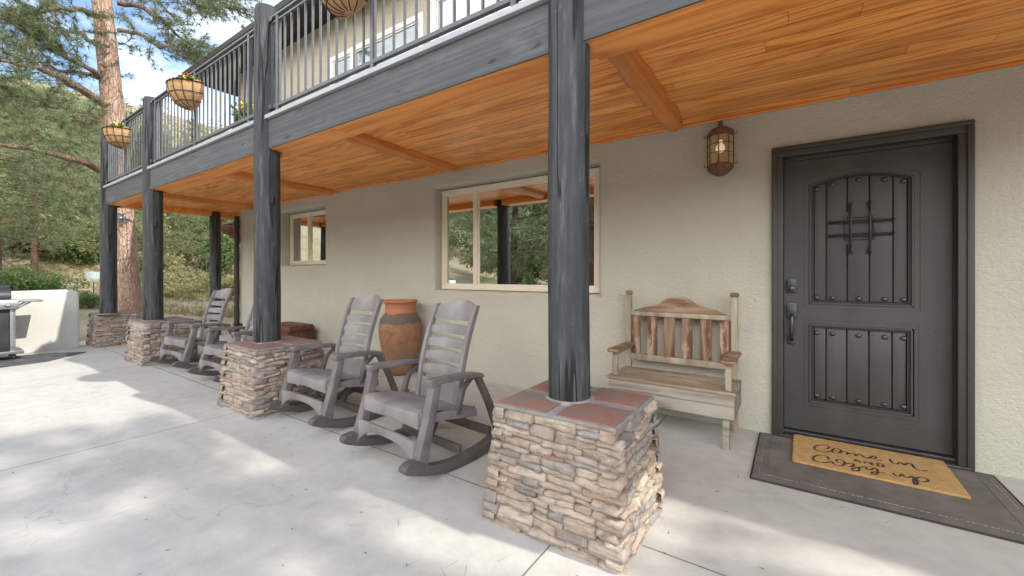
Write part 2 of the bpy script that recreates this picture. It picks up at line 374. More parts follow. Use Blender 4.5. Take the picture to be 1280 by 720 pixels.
def leafmat(name, a, b, c, scale=1.4):
    m, nt, p = new_mat(name)
    g = N(nt, 'ShaderNodeNewGeometry')
    n1 = noise(nt, coords(nt), scale, 3)
    f = math_(nt, 'ADD', math_(nt, 'MULTIPLY', g.outputs['Random Per Island'], .45), math_(nt, 'MULTIPLY', n1, .6))
    oi = N(nt, 'ShaderNodeObjectInfo')
    f = math_(nt, 'ADD', f, math_(nt, 'MULTIPLY', math_(nt, 'SUBTRACT', oi.outputs['Random'], .5), .25))
    col = ramp(nt, f, [(.25, a), (.5, b), (.8, c)])
    nt.links.new(col, p.inputs['Base Color']); p.inputs['Roughness'].default_value = .6; p.inputs['Specular IOR Level'].default_value = .25
    out = nt.nodes['Material Output']
    tr = N(nt, 'ShaderNodeBsdfTranslucent'); nt.links.new(col, tr.inputs['Color'])
    mx = N(nt, 'ShaderNodeMixShader'); mx.inputs[0].default_value = .42
    nt.links.new(p.outputs[0], mx.inputs[1]); nt.links.new(tr.outputs[0], mx.inputs[2]); nt.links.new(mx.outputs[0], out.inputs[0])
    return m
M['needle'] = leafmat('pine_needles', (.095, .125, .06), (.165, .205, .10), (.25, .285, .145))
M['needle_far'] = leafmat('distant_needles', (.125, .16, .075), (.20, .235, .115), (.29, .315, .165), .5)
M['shrub'] = leafmat('scrub_oak_leaves', (.15, .17, .075), (.25, .25, .115), (.36, .33, .16), .8)
M['shrub_green'] = leafmat('green_shrub_leaves', (.08, .14, .045), (.14, .21, .07), (.22, .29, .11), .8)

def groundmat():
    m, nt, p = new_mat('dry_hillside'); v = coords(nt)
    col = ramp(nt, noise(nt, v, .25, 6, .65), [(.3, (.30, .235, .15)), (.45, (.36, .29, .19)), (.58, (.24, .22, .11)), (.7, (.17, .19, .08))])
    mott = ramp(nt, noise(nt, v, 4, 6, .7), [(.3, (.7, .7, .7)), (.7, (1.2, 1.2, 1.2))])
    nt.links.new(mixc(nt, 1., col, mott, 'MULTIPLY'), p.inputs['Base Color']); p.inputs['Roughness'].default_value = 1.
    nt.links.new(bump(nt, noise(nt, v, 9, 6, .7), .6, .05), p.inputs['Normal'])
    return m
M['ground'] = groundmat()
M['grass'] = leafmat('dry_grass', (.20, .19, .07), (.33, .28, .13), (.46, .39, .21), 1.)
M['rock'] = simple('fieldstone', (.36, .28, .22), (.25, .2, .16), .95, 4, bmp=(8, .7, .05))
M['litter'] = simple('pine_litter', (.12, .07, .035), (.2, .12, .06), .9, 20)

# ------------------------------------------------------------------ mesh helpers
def link(name, bm, mats, parent=None, smooth=False, angle=None):
    me = bpy.data.meshes.new(name); bmesh.ops.recalc_face_normals(bm, faces=bm.faces[:]) if smooth != 'keep' else None
    bm.to_mesh(me); bm.free()
    for m in (mats if isinstance(mats, (list, tuple)) else [mats]): me.materials.append(m)
    if smooth:
        for p in me.polygons: p.use_smooth = True
        if angle:
            try: me.set_sharp_from_angle(angle=R(angle))
            except Exception: pass
    o = bpy.data.objects.new(name, me); COL.objects.link(o)
    if parent: o.parent = parent
    return o

def tag(o, label, cat, group=None):
    o['label'] = label; o['category'] = cat
    if group: o['group'] = group
    return o

def thing(name, label, cat, loc=(0, 0, 0), rz=0., group=None):
    o = bpy.data.objects.new(name, None); o.empty_display_size = .2; COL.objects.link(o)
    o.location = loc; o.rotation_euler = (0, 0, rz)
    return tag(o, label, cat, group)

def dup(root, loc, rz, label, group=None):
    r = root.copy(); COL.objects.link(r); r.location = loc; r.rotation_euler = (0, 0, rz); r['label'] = label
    if group: r['group'] = group
    for ch in list(root.children):
        c = ch.copy(); COL.objects.link(c); c.parent = r
        for g in ch.children:
            d = g.copy(); COL.objects.link(d); d.parent = c
    return r

def merge(bm, tmp, mi=0):
    for f in tmp.faces: f.material_index = mi
    me = bpy.data.meshes.new('t'); tmp.to_mesh(me); tmp.free(); bm.from_mesh(me); bpy.data.meshes.remove(me)

def box(bm, x0, x1, y0, y1, z0, z1, bev=.0, mi=0, mat=None, seg=2):
    t = bmesh.new()
    bmesh.ops.create_cube(t, size=1)
    for v in t.verts:
        v.co = Vector(((x0 + x1) / 2 + v.co.x * (x1 - x0), (y0 + y1) / 2 + v.co.y * (y1 - y0), (z0 + z1) / 2 + v.co.z * (z1 - z0)))
    if bev: bmesh.ops.bevel(t, geom=t.edges[:], offset=bev, segments=seg, affect='EDGES', profile=.6)
    if mat: bmesh.ops.transform(t, matrix=mat, verts=t.verts[:])
    merge(bm, t, mi)

def bar(bm, a, b, w, h, bev=0., mi=0, up=(0, 0, 1)):
    """box beam from a to b: w sideways, h along up"""
    a, b = Vector(a), Vector(b); d = (b - a); L = d.length; d.normalize()
    u = Vector(up); s = d.cross(u)
    if s.length < 1e-4: s = d.cross(Vector((0, 1, 0)))
    s.normalize(); u = s.cross(d).normalized()
    mt = Matrix((s, d, u)).transposed().to_4x4(); mt.translation = (a + b) / 2
    box(bm, -w / 2, w / 2, -L / 2, L / 2, -h / 2, h / 2, bev, mi, mt)

def tube(bm, pts, rad, n=10, mi=0, cap=True):
    pts = [Vector(p) for p in pts]
    if not hasattr(rad, '__len__'): rad = [rad] * len(pts)
    t = bmesh.new(); rings = []
    prev = None
    for i, p in enumerate(pts):
        d = (pts[min(i + 1, len(pts) - 1)] - pts[max(i - 1, 0)]).normalized()
        if prev is None:
            a = d.orthogonal().normalized()
        else:
            a = (prev - d * prev.dot(d)).normalized()
        prev = a; b = d.cross(a)
        rings.append([t.verts.new(p + (a * math.cos(k * 2 * math.pi / n) + b * math.sin(k * 2 * math.pi / n)) * rad[i]) for k in range(n)])
    for r0, r1 in zip(rings, rings[1:]):
        for k in range(n): t.faces.new((r0[k], r0[(k + 1) % n], r1[(k + 1) % n], r1[k]))
    if cap:
        t.faces.new(rings[0][::-1]); t.faces.new(rings[-1])
    merge(bm, t, mi)

def lathe(bm, prof, n=32, c=(0, 0), mi=0, a0=0, a1=2 * math.pi, capends=True):
    t = bmesh.new(); full = abs(a1 - a0 - 2 * math.pi) < 1e-6; rings = []
    for r, z in prof:
        rings.append([t.verts.new((c[0] + r * math.cos(a0 + (a1 - a0) * k / n), c[1] + r * math.sin(a0 + (a1 - a0) * k / n), z)) for k in range(n if full else n + 1)])
    for r0, r1 in zip(rings, rings[1:]):
        m = len(r0)
        for k in range(m if full else m - 1): t.faces.new((r0[k], r0[(k + 1) % m], r1[(k + 1) % m], r1[k]))
    if capends and full:
        if prof[0][0] > 1e-4: t.faces.new(rings[0][::-1])
        if prof[-1][0] > 1e-4: t.faces.new(rings[-1])
    bmesh.ops.remove_doubles(t, verts=t.verts[:], dist=1e-5)
    merge(bm, t, mi)

def prism(bm, outline, axis, a0, a1, bev=0., mi=0, mat=None):
    """outline in the two axes other than axis (in xyz order), extruded from a0 to a1"""
    t = bmesh.new()
    def P(u, v, w):
        return {'X': (w, u, v), 'Y': (u, w, v), 'Z': (u, v, w)}[axis]
    A = [t.verts.new(P(u, v, a0)) for u, v in outline]; B = [t.verts.new(P(u, v, a1)) for u, v in outline]
    t.faces.new(A); t.faces.new(B[::-1]); n = len(A)
    for k in range(n): t.faces.new((A[k], B[k], B[(k + 1) % n], A[(k + 1) % n]))
    bmesh.ops.recalc_face_normals(t, faces=t.faces[:])
    if bev: bmesh.ops.bevel(t, geom=[e for e in t.edges if e.calc_face_angle(0) > R(25)], offset=bev, segments=2, affect='EDGES', profile=.6)
    if mat: bmesh.ops.transform(t, matrix=mat, verts=t.verts[:])
    merge(bm, t, mi)

def ball(bm, c, r, sz=(1, 1, 1), u=12, v=8, mi=0):
    t = bmesh.new(); bmesh.ops.create_uvsphere(t, u_segments=u, v_segments=v, radius=r)
    for q in t.verts: q.co = Vector((c[0] + q.co.x * sz[0], c[1] + q.co.y * sz[1], c[2] + q.co.z * sz[2]))
    merge(bm, t, mi)

def np_mesh(name, V, F, mats, parent=None, mi=None, smooth=False):
    """V (n,3), F (m,k) arrays -> object"""
    me = bpy.data.meshes.new(name); k = F.shape[1]
    me.vertices.add(len(V)); me.vertices.foreach_set('co', V.astype(np.float32).ravel())
    me.loops.add(F.size); me.loops.foreach_set('vertex_index', F.astype(np.int32).ravel())
    me.polygons.add(len(F)); me.polygons.foreach_set('loop_start', np.arange(0, F.size, k, dtype=np.int32))
    me.polygons.foreach_set('loop_total', np.full(len(F), k, dtype=np.int32))
    if mi is not None: me.polygons.foreach_set('material_index', mi.astype(np.int32))
    if smooth: me.polygons.foreach_set('use_smooth', np.ones(len(F), dtype=bool))
    me.update(calc_edges=True); me.validate()
    for m in (mats if isinstance(mats, (list, tuple)) else [mats]): me.materials.append(m)
    o = bpy.data.objects.new(name, me); COL.objects.link(o)
    if parent: o.parent = parent
    return o

# ------------------------------------------------------------------ camera
H = 1.205
th = math.atan2(640 + 122, 518)
cam = bpy.data.cameras.new('camera'); co = bpy.data.objects.new('camera', cam); COL.objects.link(co)
co.location = (0, 0, H); co.rotation_euler = (R(90), 0, R(90) - th)
cam.sensor_width = 36; cam.lens = 36 * 518 / 1280; cam.shift_y = -17 / 1280; cam.clip_start = .05; cam.clip_end = 2000
S.camera = co

# ------------------------------------------------------------------ the house
WY = 3.70
house = thing('house', 'taupe stucco house wall with a dark front door behind the patio', 'house', (0, 0, 0))

def wall_with_openings(bm, x0, x1, z0, z1, ops, y, depth, bev=.028, sharp=()):
    """flat wall sheet with openings; each opening has softly rounded edges and a reveal"""
    t = bmesh.new()
    big = [(o[0] - bev, o[1] + bev, o[2] - bev, o[3] + bev) for o in ops] + list(sharp)
    xs = sorted({x0, x1, *[o[0] for o in big], *[o[1] for o in big]}); zs = sorted({z0, z1, *[max(z0, o[2]) for o in big], *[min(z1, o[3]) for o in big]})
    vs = {}
    def V(x, yy, z):
        k = (round(x, 5), round(yy, 5), round(z, 5))
        if k not in vs: vs[k] = t.verts.new((x, yy, z))
        return vs[k]
    for a, b in zip(xs, xs[1:]):
        for c, d in zip(zs, zs[1:]):
            mx, mz = (a + b) / 2, (c + d) / 2
            if any(o[0] < mx < o[1] and o[2] < mz < o[3] for o in big): continue
            t.faces.new((V(a, y, c), V(b, y, c), V(b, y, d), V(a, y, d)))
    for o in ops:
        rings = []
        for k in range(7):
            if k < 6:
                an = math.pi / 2 * k / 5; off = bev * (1 - math.sin(an)); yy = y + bev * (1 - math.cos(an))
            else: off, yy = 0, y + depth
            rings.append([t.verts.new(p) for p in ((o[0] - off, yy, o[2] - off), (o[1] + off, yy, o[2] - off), (o[1] + off, yy, o[3] + off), (o[0] - off, yy, o[3] + off))])
        for r0, r1 in zip(rings, rings[1:]):
            for k in range(4): t.faces.new((r0[k], r0[(k + 1) % 4], r1[(k + 1) % 4], r1[k]))
    for o in sharp:
        A, B = ([t.verts.new(p) for p in ((o[0], yy, o[2]), (o[1], yy, o[2]), (o[1], yy, o[3]), (o[0], yy, o[3]))] for yy in (y, y + depth))
        for k in range(4): t.faces.new((A[k], A[(k + 1) % 4], B[(k + 1) % 4], B[k]))
    merge(bm, t)

SW = (-7.42, -6.05, 1.36, 2.27)      # small window opening
BW = (-3.69, -1.53, 1.015, 2.265)    # picture window opening
DR = (-.115, .892, 0.0, 2.125); DRO = (-.112, .889, -.06, 2.122)       # front door opening
UW = (-5.90, -3.86, 3.55, 4.53)      # upper window
UD = (-3.74, -1.9, 2.66, 4.68)       # upper glass door
XL, XR = -8.91, 9.0
bm = bmesh.new()
wall_with_openings(bm, XL, XR, -.12, 2.52, [SW, BW], WY, .24, .045, [DRO])
w = link('wall', bm, M['stucco'], house)
bm = bmesh.new()
wall_with_openings(bm, XL, XR, 2.52, 5.12, [UW, UD], WY, .12, .01)
box(bm, XL + .001, XL + .2, WY + .1, 9, -.1, 5.12); box(bm, XR - .2, XR - .001, WY + .1, 9, -.1, 5.12); box(bm, XL + .2, XR - .2, 8.8, 9, -.1, 5.12)
t = bmesh.new()
q = [t.verts.new(p) for p in ((XL, WY, -.1), (XL, WY + .3, -.1), (XL, WY + .3, 5.12), (XL, WY, 5.12))]; t.faces.new(q)
merge(bm, t)
link('upper_wall', bm, M['stucco_up'], house)
# dark back lining so that no light leaks through the wall shell
bm = bmesh.new(); box(bm, XL + .21, XR - .21, WY + .33, WY + .36, -.09, 5.1)
link('wall_lining', bm, M['door_dark'], house)
# roof with eave
bm = bmesh.new()
prism(bm, [(3.13, 5.13), (3.13, 5.17), (6.4, 6.4), (9.6, 5.33), (9.6, 5.13)], 'X', XL - 1.2, XR + .5)
rf = link('roof', bm, M['roof'], house)
bm = bmesh.new(); box(bm, XL - 1.18, XR + .48, 3.145, 9.5, 5.10, 5.128)
link('eave', bm, M['eave'], house)
bm = bmesh.new(); box(bm, XL - 1.22, XR + .52, 3.095, 3.128, 5.085, 5.18, .004)
link('roof_fascia', bm, M['eave'], house)

def window(name, x0, x1, z0, z1, y, splits, fw=.055, fmat='frame', pane='pane', mull=.05):
    """frame in the plane y; splits = x positions of mullions; glass set back"""
    bm = bmesh.new()
    D = .055
    box(bm, x0, x1, y, y + D, z0, z0 + fw, .005); box(bm, x0, x1, y, y + D, z1 - fw, z1, .005)
    box(bm, x0, x0 + fw, y + .001, y + D - .001, z0 + fw - .004, z1 - fw + .004, .005); box(bm, x1 - fw, x1, y + .001, y + D - .001, z0 + fw - .004, z1 - fw + .004, .005)
    cells = []; xs = [x0 + fw] + [s for s in splits] + [x1 - fw]
    for s in splits: box(bm, s - mull / 2, s + mull / 2, y - .004, y + D, z0 + fw - .004, z1 - fw + .004, .005)
    # inner sash lip
    for i, (a, b) in enumerate(zip(xs, xs[1:])):
        a2 = a + (mull / 2 if i > 0 else 0); b2 = b - (mull / 2 if i < len(splits) else 0)
        l = .022
        zz0, zz1 = z0 + fw, z1 - fw
        box(bm, a2 - .002, b2 + .002, y + .016, y + .045, zz0 - .002, zz0 + l, .003); box(bm, a2 - .002, b2 + .002, y + .016, y + .045, zz1 - l, zz1 + .002, .003)
        box(bm, a2 - .002, a2 + l, y + .018, y + .044, zz0 + l - .003, zz1 - l + .003, .003); box(bm, b2 - l, b2 + .002, y + .018, y + .044, zz0 + l - .003, zz1 - l + .003, .003)
        cells.append((a2 + l, b2 - l, zz0 + l, zz1 - l))
    wo = link('window', bm, M[fmat], house, True, 35)
    for a, b, c, d in cells:
        bm = bmesh.new(); box(bm, a - .004, b + .004, y + .028, y + .034, c - .004, d + .004)
        link('pane', bm, M[pane], wo)
    return wo
window('window', BW[0] + .012, BW[1] - .03, BW[2] + .005, BW[3] - .012, WY + .125, [-3.13], .05)
window('window', SW[0] + .012, SW[1] - .012, SW[2] + .01, SW[3] - .012, WY + .17, [-6.80], .045)
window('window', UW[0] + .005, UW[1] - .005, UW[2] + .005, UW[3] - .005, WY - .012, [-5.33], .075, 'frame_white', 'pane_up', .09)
window('window', UD[0] + .005, UD[1] - .005, UD[2] + .005, UD[3] - .005, WY - .012, [-2.82], .09, 'frame_white', 'pane_door', .12)

# front door -------------------------------------------------------
bm = bmesh.new()
cw = .062
def casing_strip(a, b, y0, y1):
    pass
for (x0, x1, z0, z1) in ((DR[0] - .012, DR[0] + cw - .012, 0, 2.075), (DR[1] - cw + .012, DR[1] + .012, 0, 2.075), (DR[0] - .012, DR[1] + .012, 2.077, 2.139)):
    box(bm, x0, x1, WY - .022, WY + .05, z0, z1, .006)
# raised outer fillet of the brick mould
for (x0, x1, z0, z1) in ((DR[0] - .022, DR[0] + .012, 0, 2.118), (DR[1] - .012, DR[1] + .022, 0, 2.118), (DR[0] - .022, DR[1] + .022, 2.120, 2.152)):
    box(bm, x0, x1, WY - .034, WY - .002, z0, z1, .007)
# jambs
for (x0, x1, z0, z1) in ((DR[0] + .02, DR[0] + .052, 0.02, 2.075), (DR[1] - .052, DR[1] - .02, .02, 2.075), (DR[0] + .02, DR[1] - .02, 2.055, 2.09)):
    box(bm, x0, x1, WY + .052, WY + .2, z0, z1, .003)
link('door_frame', bm, M['casing'], house, True, 35)
bm = bmesh.new()
box(bm, DR[0] - .0, DR[1] + .0, WY - .045, WY + .2, 0, .022, .004)
box(bm, DR[0] + .03, DR[1] - .03, WY + .015, WY + .19, .024, .045, .004)
link('door_threshold', bm, M['bronze'], house)
LX0, LX1, LZ0, LZ1, LY = -.06, .838, .05, 2.052, 3.765
U = (.092, .66, .985, 1.925)   # upper panel (arched): x0,x1,z0, crown
Lp = (.092, .655, .262, .842)  # lower panel
def arch(x, x0, x1, zs, zc):
    k = (x - x0) / (x1 - x0) * 2 - 1
    return zs + (zc - zs) * (1 - k * k)
bm = bmesh.new()
# leaf built as stiles and rails round two recessed panels
def fbox(x0, x1, z0, z1, y=LY, d=.05, b=0.): box(bm, x0, x1, y, y + d, z0, z1, b)
fbox(LX0, U[0], LZ0, LZ1); fbox(U[1], LX1, LZ0, LZ1)
fbox(U[0], U[1], Lp[3], U[2]); fbox(U[0], U[1], LZ0, Lp[2])
n = 16
pts = [(U[0] + (U[1] - U[0]) * i / n, arch(U[0] + (U[1] - U[0]) * i / n, U[0], U[1], 1.862, 1.925)) for i in range(n + 1)]
prism(bm, pts + [(U[1], LZ1), (U[0], LZ1)], 'Y', LY, LY + .05)
leaf = link('front_door', bm, M['door'], house)
# recessed planked panels with grooves
def planks(x0, x1, z0, zf, name):
    b = bmesh.new(); k = 5
    ws = [.13, .21, .215, .215, .13]; tot = sum(ws) + .0
    x = x0
    for i in range(k):
        xa = x; xb = x + (x1 - x0) * ws[i] / tot; x = xb
        pa = [(xa + (xb - xa) * j / 4, zf(xa + (xb - xa) * j / 4)) for j in range(5)]
        g = .004
        out = [(max(xa + g, min(xb - g, px)), pz) for px, pz in pa]
        prism(b, [(xa + g, z0)] + [(xb - g, z0)] + out[::-1], 'Y', LY + .014, LY + .04, .003)
    box(b, x0, x1, LY + .03, LY + .045, z0, zf((x0 + x1) / 2) - .03, mi=1)
    o = link(name, b, [M['door'], M['door_dark']], leaf, True, 30)
    return o
m_in = .03
planks(U[0] + m_in, U[1] - m_in, U[2] + m_in, lambda x: arch(x, U[0], U[1], 1.862, 1.925) - .028, 'door_panel')
planks(Lp[0] + m_in, Lp[1] - m_in, Lp[2] + m_in, lambda x: Lp[3] - .028, 'door_panel')
# moulding round the panels (dark bead)
b = bmesh.new()
def loop_pts(x0, x1, z0, zf, off, nn=14):
    x0, x1, z0 = x0 + off, x1 - off, z0 + off
    top = [(x0 + (x1 - x0) * i / nn, zf(x0 + (x1 - x0) * i / nn) - off) for i in range(nn + 1)]
    return [(x0, z0)] + top + [(x1, z0), (x0, z0)]
for (x0, x1, z0, zf) in ((U[0], U[1], U[2], lambda x: arch(x, U[0], U[1], 1.862, 1.925)), (Lp[0], Lp[1], Lp[2], lambda x: Lp[3])):
    L1 = loop_pts(x0, x1, z0, zf, .008); L2 = loop_pts(x0, x1, z0, zf, .022)
    for (p, q) in zip(L1, L1[1:]): bar(b, (p[0], LY - .001, p[1]), (q[0], LY - .001, q[1]), .012, .014, .002)
    for (p, q) in zip(L2, L2[1:]): bar(b, (p[0], LY + .010, p[1]), (q[0], LY + .010, q[1]), .016, .012, .0, mi=1)
link('panel_moulding', b, [M['casing'], M['door_dark']], leaf)
# scored line round panels
b = bmesh.new()
for (x0, x1, z0, zf) in ((U[0], U[1], U[2], lambda x: arch(x, U[0], U[1], 1.862, 1.925)), (Lp[0], Lp[1], Lp[2], lambda x: Lp[3])):
    L1 = loop_pts(x0, x1, z0, zf, -.028)
    for (p, q) in zip(L1, L1[1:]): bar(b, (p[0], LY - .0004, p[1]), (q[0], LY - .0004, q[1]), .003, .0012)
# distressing nicks in the paint
for cx, cz, n_, hv in ((.0, 1.99, 3, 1), (.2, 1.98, 4, 0), (.47, 2.0, 3, 1), (.75, 2.01, 3, 1), (.74, 1.55, 2, 1), (.02, 1.45, 3, 1), (.62, 1.2, 2, 1), (.52, 1.62, 2, 1), (.35, 1.05, 2, 1), (.18, 1.3, 1, 1),
                    (.5, .63, 3, 1), (.42, .6, 2, 1), (.2, .42, 2, 1), (.14, .24, 6, 0), (.45, .2, 4, 0), (.7, .35, 2, 1), (.72, .17, 4, 1), (.75, .82, 2, 1), (.3, .92, 3, 0), (.05, .7, 3, 1), (.2, .18, 4, 0), (.6, .17, 4, 0)):
    inpan = (U[0] < cx < U[1] and U[2] < cz < 1.85) or (Lp[0] < cx < Lp[1] and Lp[2] < cz < Lp[3])
    y = LY + (.0136 if inpan else -.0004)
    for k in range(n_):
        l = rnd.uniform(.015, .035); dx = k * .011 + rnd.uniform(-.004, .004)
        if hv: bar(b, (cx + dx, y, cz), (cx + dx + rnd.uniform(-.006, .01), y, cz + l), .0022, .0012)
        else: bar(b, (cx + rnd.uniform(0, .02), y, cz + dx), (cx + l * 1.8, y, cz + dx + rnd.uniform(-.003, .005)), .0022, .0012)
link('paint_scoring', b, M['door_dark'], leaf)
# clavos (nail heads)
cl = bmesh.new(); ball(cl, (0, 0, 0), .0185, (1, .6, .85), 14, 10)
cme = bpy.data.meshes.new('clavos'); cl.to_mesh(cme); cl.free(); cme.materials.append(M['bronze'])
for p in cme.polygons: p.use_smooth = True
for row, z in ((0, 1.825), (1, 1.035), (2, .775), (3, .315)):
    for i, x in enumerate((.14, .232, .378, .515, .61)):
        zz = z + (.045 * (1 - ((x - .376) / .25) ** 2) if row == 0 else 0)
        o = bpy.data.objects.new('door_stud', cme); COL.objects.link(o); o.parent = leaf; o.location = (x, LY + .012, zz)
# speakeasy grille
b = bmesh.new()
gx, gz = .381, 1.532
for (x0, x1, z0, z1) in ((-.072, .072, .072, .085), (-.072, .072, -.085, -.072), (-.085, -.072, -.085, .085), (.072, .085, -.085, .085)):
    box(b, gx + x0, gx + x1, LY + .002, LY + .016, gz + z0, gz + z1, .002)
box(b, gx - .115, gx + .115, LY + .0125, LY + .0155, gz - .115, gz + .115, mi=1)
for s in (-1, 1):
    tube(b, [(gx - .165, LY + .004, gz + s * .047 - .004), (gx - .14, LY - .014, gz + s * .047), (gx - .09, LY - .026, gz + s * .047), (gx + .09, LY - .026, gz + s * .047), (gx + .14, LY - .014, gz + s * .047), (gx + .165, LY + .004, gz + s * .047 - .002)], .0072, 8)
    tube(b, [(gx + s * .052 - .004, LY + .004, gz - .165), (gx + s * .052, LY - .016, gz - .14), (gx + s * .052, LY - .036, gz - .09), (gx + s * .052, LY - .036, gz + .09), (gx + s * .052, LY - .016, gz + .14), (gx + s * .052 - .003, LY + .004, gz + .165)], .0075, 8)
    for e in (-1, 1):
        for c in ((gx + e * .172, gz + s * .047), (gx + s * .052, gz + e * .172)):
            ring = [(c[0] + .0115 * math.cos(a), LY + .006, c[1] + .0115 * math.sin(a)) for a in [k * math.pi / 6 for k in range(13)]]
            tube(b, ring, .0045, 6, cap=False)
link('door_grille', b, [M['iron'], M['door']], leaf, True, 40)
# hardware
b = bmesh.new()
hx = -.012
prism(b, [(hx - .032, 1.07), (hx + .032, 1.07), (hx + .034, 1.155), (hx + .02, 1.172), (hx - .02, 1.172), (hx - .034, 1.155)], 'Y', LY - .022, LY + .002, .005)
t = bmesh.new(); lathe(t, [(.020, -.012), (.020, .008), (.014, .012)], 16); bmesh.ops.transform(t, matrix=Matrix.Translation((hx, LY - .03, 1.098)) @ Matrix.Rotation(R(90), 4, 'X'), verts=t.verts[:]); merge(b, t)
link('deadbolt', b, M['bronze'], leaf, True, 35)
b = bmesh.new()
prism(b, [(hx - .035, .895), (hx - .024, .875), (hx + .024, .875), (hx + .035, .895), (hx + .035, .975), (hx + .02, .99), (hx - .02, .99), (hx - .035, .975)], 'Y', LY - .018, LY + .002, .005)
tube(b, [(hx, LY - .02, .90), (hx, LY - .055, .885), (hx, LY - .066, .85), (hx, LY - .066, .78), (hx, LY - .052, .735), (hx, LY - .02, .715)], [.011, .012, .014, .015, .012, .01], 10)
prism(b, [(hx - .024, .69), (hx, .672), (hx + .024, .69), (hx + .024, .75), (hx - .024, .75)], 'Y', LY - .015, LY + .002, .004)
box(b, hx - .012, hx + .012, LY - .05, LY - .018, .925, .935, .003)
link('handle', b, M['bronze'], leaf, True, 35)
for z in (.25, 1.05, 1.85):
    b = bmesh.new(); box(b, LX1 - .001, LX1 + .012, LY - .012, LY + .01, z - .05, z + .05, .003)
    link('hinge', b, M['iron'], leaf)

# downspout on the wall corner
bm = bmesh.new()
tube(bm, [(XL - .02, WY - .055, 2.33), (XL - .02, WY - .055, .02)], .045, 12)
dsp = tag(link('downspout', bm, M['black'], None, True, 40), 'thin black downspout running down the far corner of the house wall', 'downspout')
bm = bmesh.new(); box(bm, XL + .02, XL + .10, WY - .03, WY - .002, .22, .25); box(bm, XL - .07, XL + .03, WY - .106, WY - .004, .21, .26, .004)
link('wall_bracket', bm, M['black'], dsp)

# ------------------------------------------------------------------ balcony
PX = [-.957, -4.10, -7.33, -9.52]; PY = 1.93; PR = .105
XE = 1.9; XF = -9.66
bal = thing('balcony', 'timber balcony over the patio with orange cedar soffit and grey railing', 'balcony', (0, 0, 0))
spans = [(XF, PX[3] - .08), (PX[3] + .085, PX[2] - .085), (PX[2] + .085, PX[1] - .09), (PX[1] + .09, PX[0] - .09), (PX[0] + .09, XE)]
bm = bmesh.new()
for a, b in spans: box(bm, a, b, 1.895, 1.907, 2.362, 2.628, .003)
box(bm, XF - .04, XF - .001, 1.895, 5.6, 2.362, 2.628, .004); box(bm, XE + .001, XE + .04, 1.895, 3.69, 2.362, 2.628, .004)
link('fascia', bm, M['fascia'], bal)
bm = bmesh.new()
for i, (a, b) in enumerate(spans):
    if i == 0: continue
    # beams butt together off the posts, with a small gap showing
    mid = {1: None, 2: -5.6, 3: -3.02, 4: None}[i]
    segs = [(a, b)] if mid is None else [(a, mid - .002), (mid + .002, b)]
    for (c, d) in segs: box(bm, c, d, 1.909, 2.12, 2.360, 2.55, .005)
link('beam', bm, M['cedar'], bal)
bm = bmesh.new()
box(bm, XF + .002, XE - .002, 2.10, WY - .004, 2.452, 2.475); box(bm, XF + .002, XL - .002, WY - .003, 5.55, 2.452, 2.475)
link('soffit', bm, M['soffit'], bal)
bm = bmesh.new(); box(bm, XF + .01, XE - .01, WY - .024, WY - .005, 2.436, 2.4515, .003); box(bm, XF + .005, XF + .18, 2.121, 5.5, 2.36, 2.4515, .004)
link('soffit_trim', bm, M['cedar'], bal)
for x, sk in ((-.79, -.02), (-3.22, -.05), (-5.62, -.05), (-8.05, -.05)):
    bm = bmesh.new(); n = 14
    pts = [(x + sk * k / n + .006 * math.sin(k * 1.3 + x), 2.0 + 1.58 * k / n, 2.448 + .004 * math.sin(k * .9)) for k in range(n + 1)]
    tube(bm, pts, [.078 + .007 * math.sin(k * 2.1 + x * 3) + rnd.uniform(-.004, .004) for k in range(n)] + [.068], 20)
    link('log_beam', bm, M['cedar_y'], bal, True, 50)
bm = bmesh.new()
box(bm, XF - .03, XE + .03, 1.866, 1.95, 2.632, 2.668, .004)
link('drip_edge', bm, M['drip'], bal)
bm = bmesh.new()
box(bm, XF, XE, 1.955, WY - .004, 2.56, 2.655); box(bm, XF, XL - .004, WY - .003, 5.55, 2.56, 2.655)
link('deck_floor', bm, M['fascia'], bal)
# railing
RY = 1.925; RT, RB = 3.57, 2.745
rspans = [(PX[3] + .11, PX[2] - .11), (PX[2] + .11, PX[1] - .11), (PX[1] + .11, PX[0] - .11), (PX[0] + .11, XE - .02)]
for a, b in rspans:
    bm = bmesh.new()
    bar(bm, (a - .02, RY, RT), (b + .02, RY, RT), .042, .022, .003); bar(bm, (a - .02, RY, RT - .045), (b + .02, RY, RT - .045), .022, .018, .002)
    bar(bm, (a - .02, RY, RB), (b + .02, RY, RB), .032, .03, .004)
    for e in (a, b):
        for z in (RB, RT - .02): box(bm, e - .035, e + .035, RY - .03, RY - .018, z - .02, z + .02, .003)
    rl = link('railing', bm, M['metal_grey'], bal)
    bm = bmesh.new(); nb = round((b - a) / .112); posts = [1, nb // 2, nb - 2] if nb > 20 else [nb // 2]
    for k in range(nb + 1):
        x = a + (b - a) * k / nb
        if k in posts: bar(bm, (x, RY, 2.666), (x, RY, RT - .01), .036, .036, .003, up=(0, 1, 0))
        else: bar(bm, (x, RY, RB + .012), (x, RY, RT - .05), .0145, .0145, 0, up=(0, 1, 0))
    link('balusters', bm, M['metal_grey'], rl)
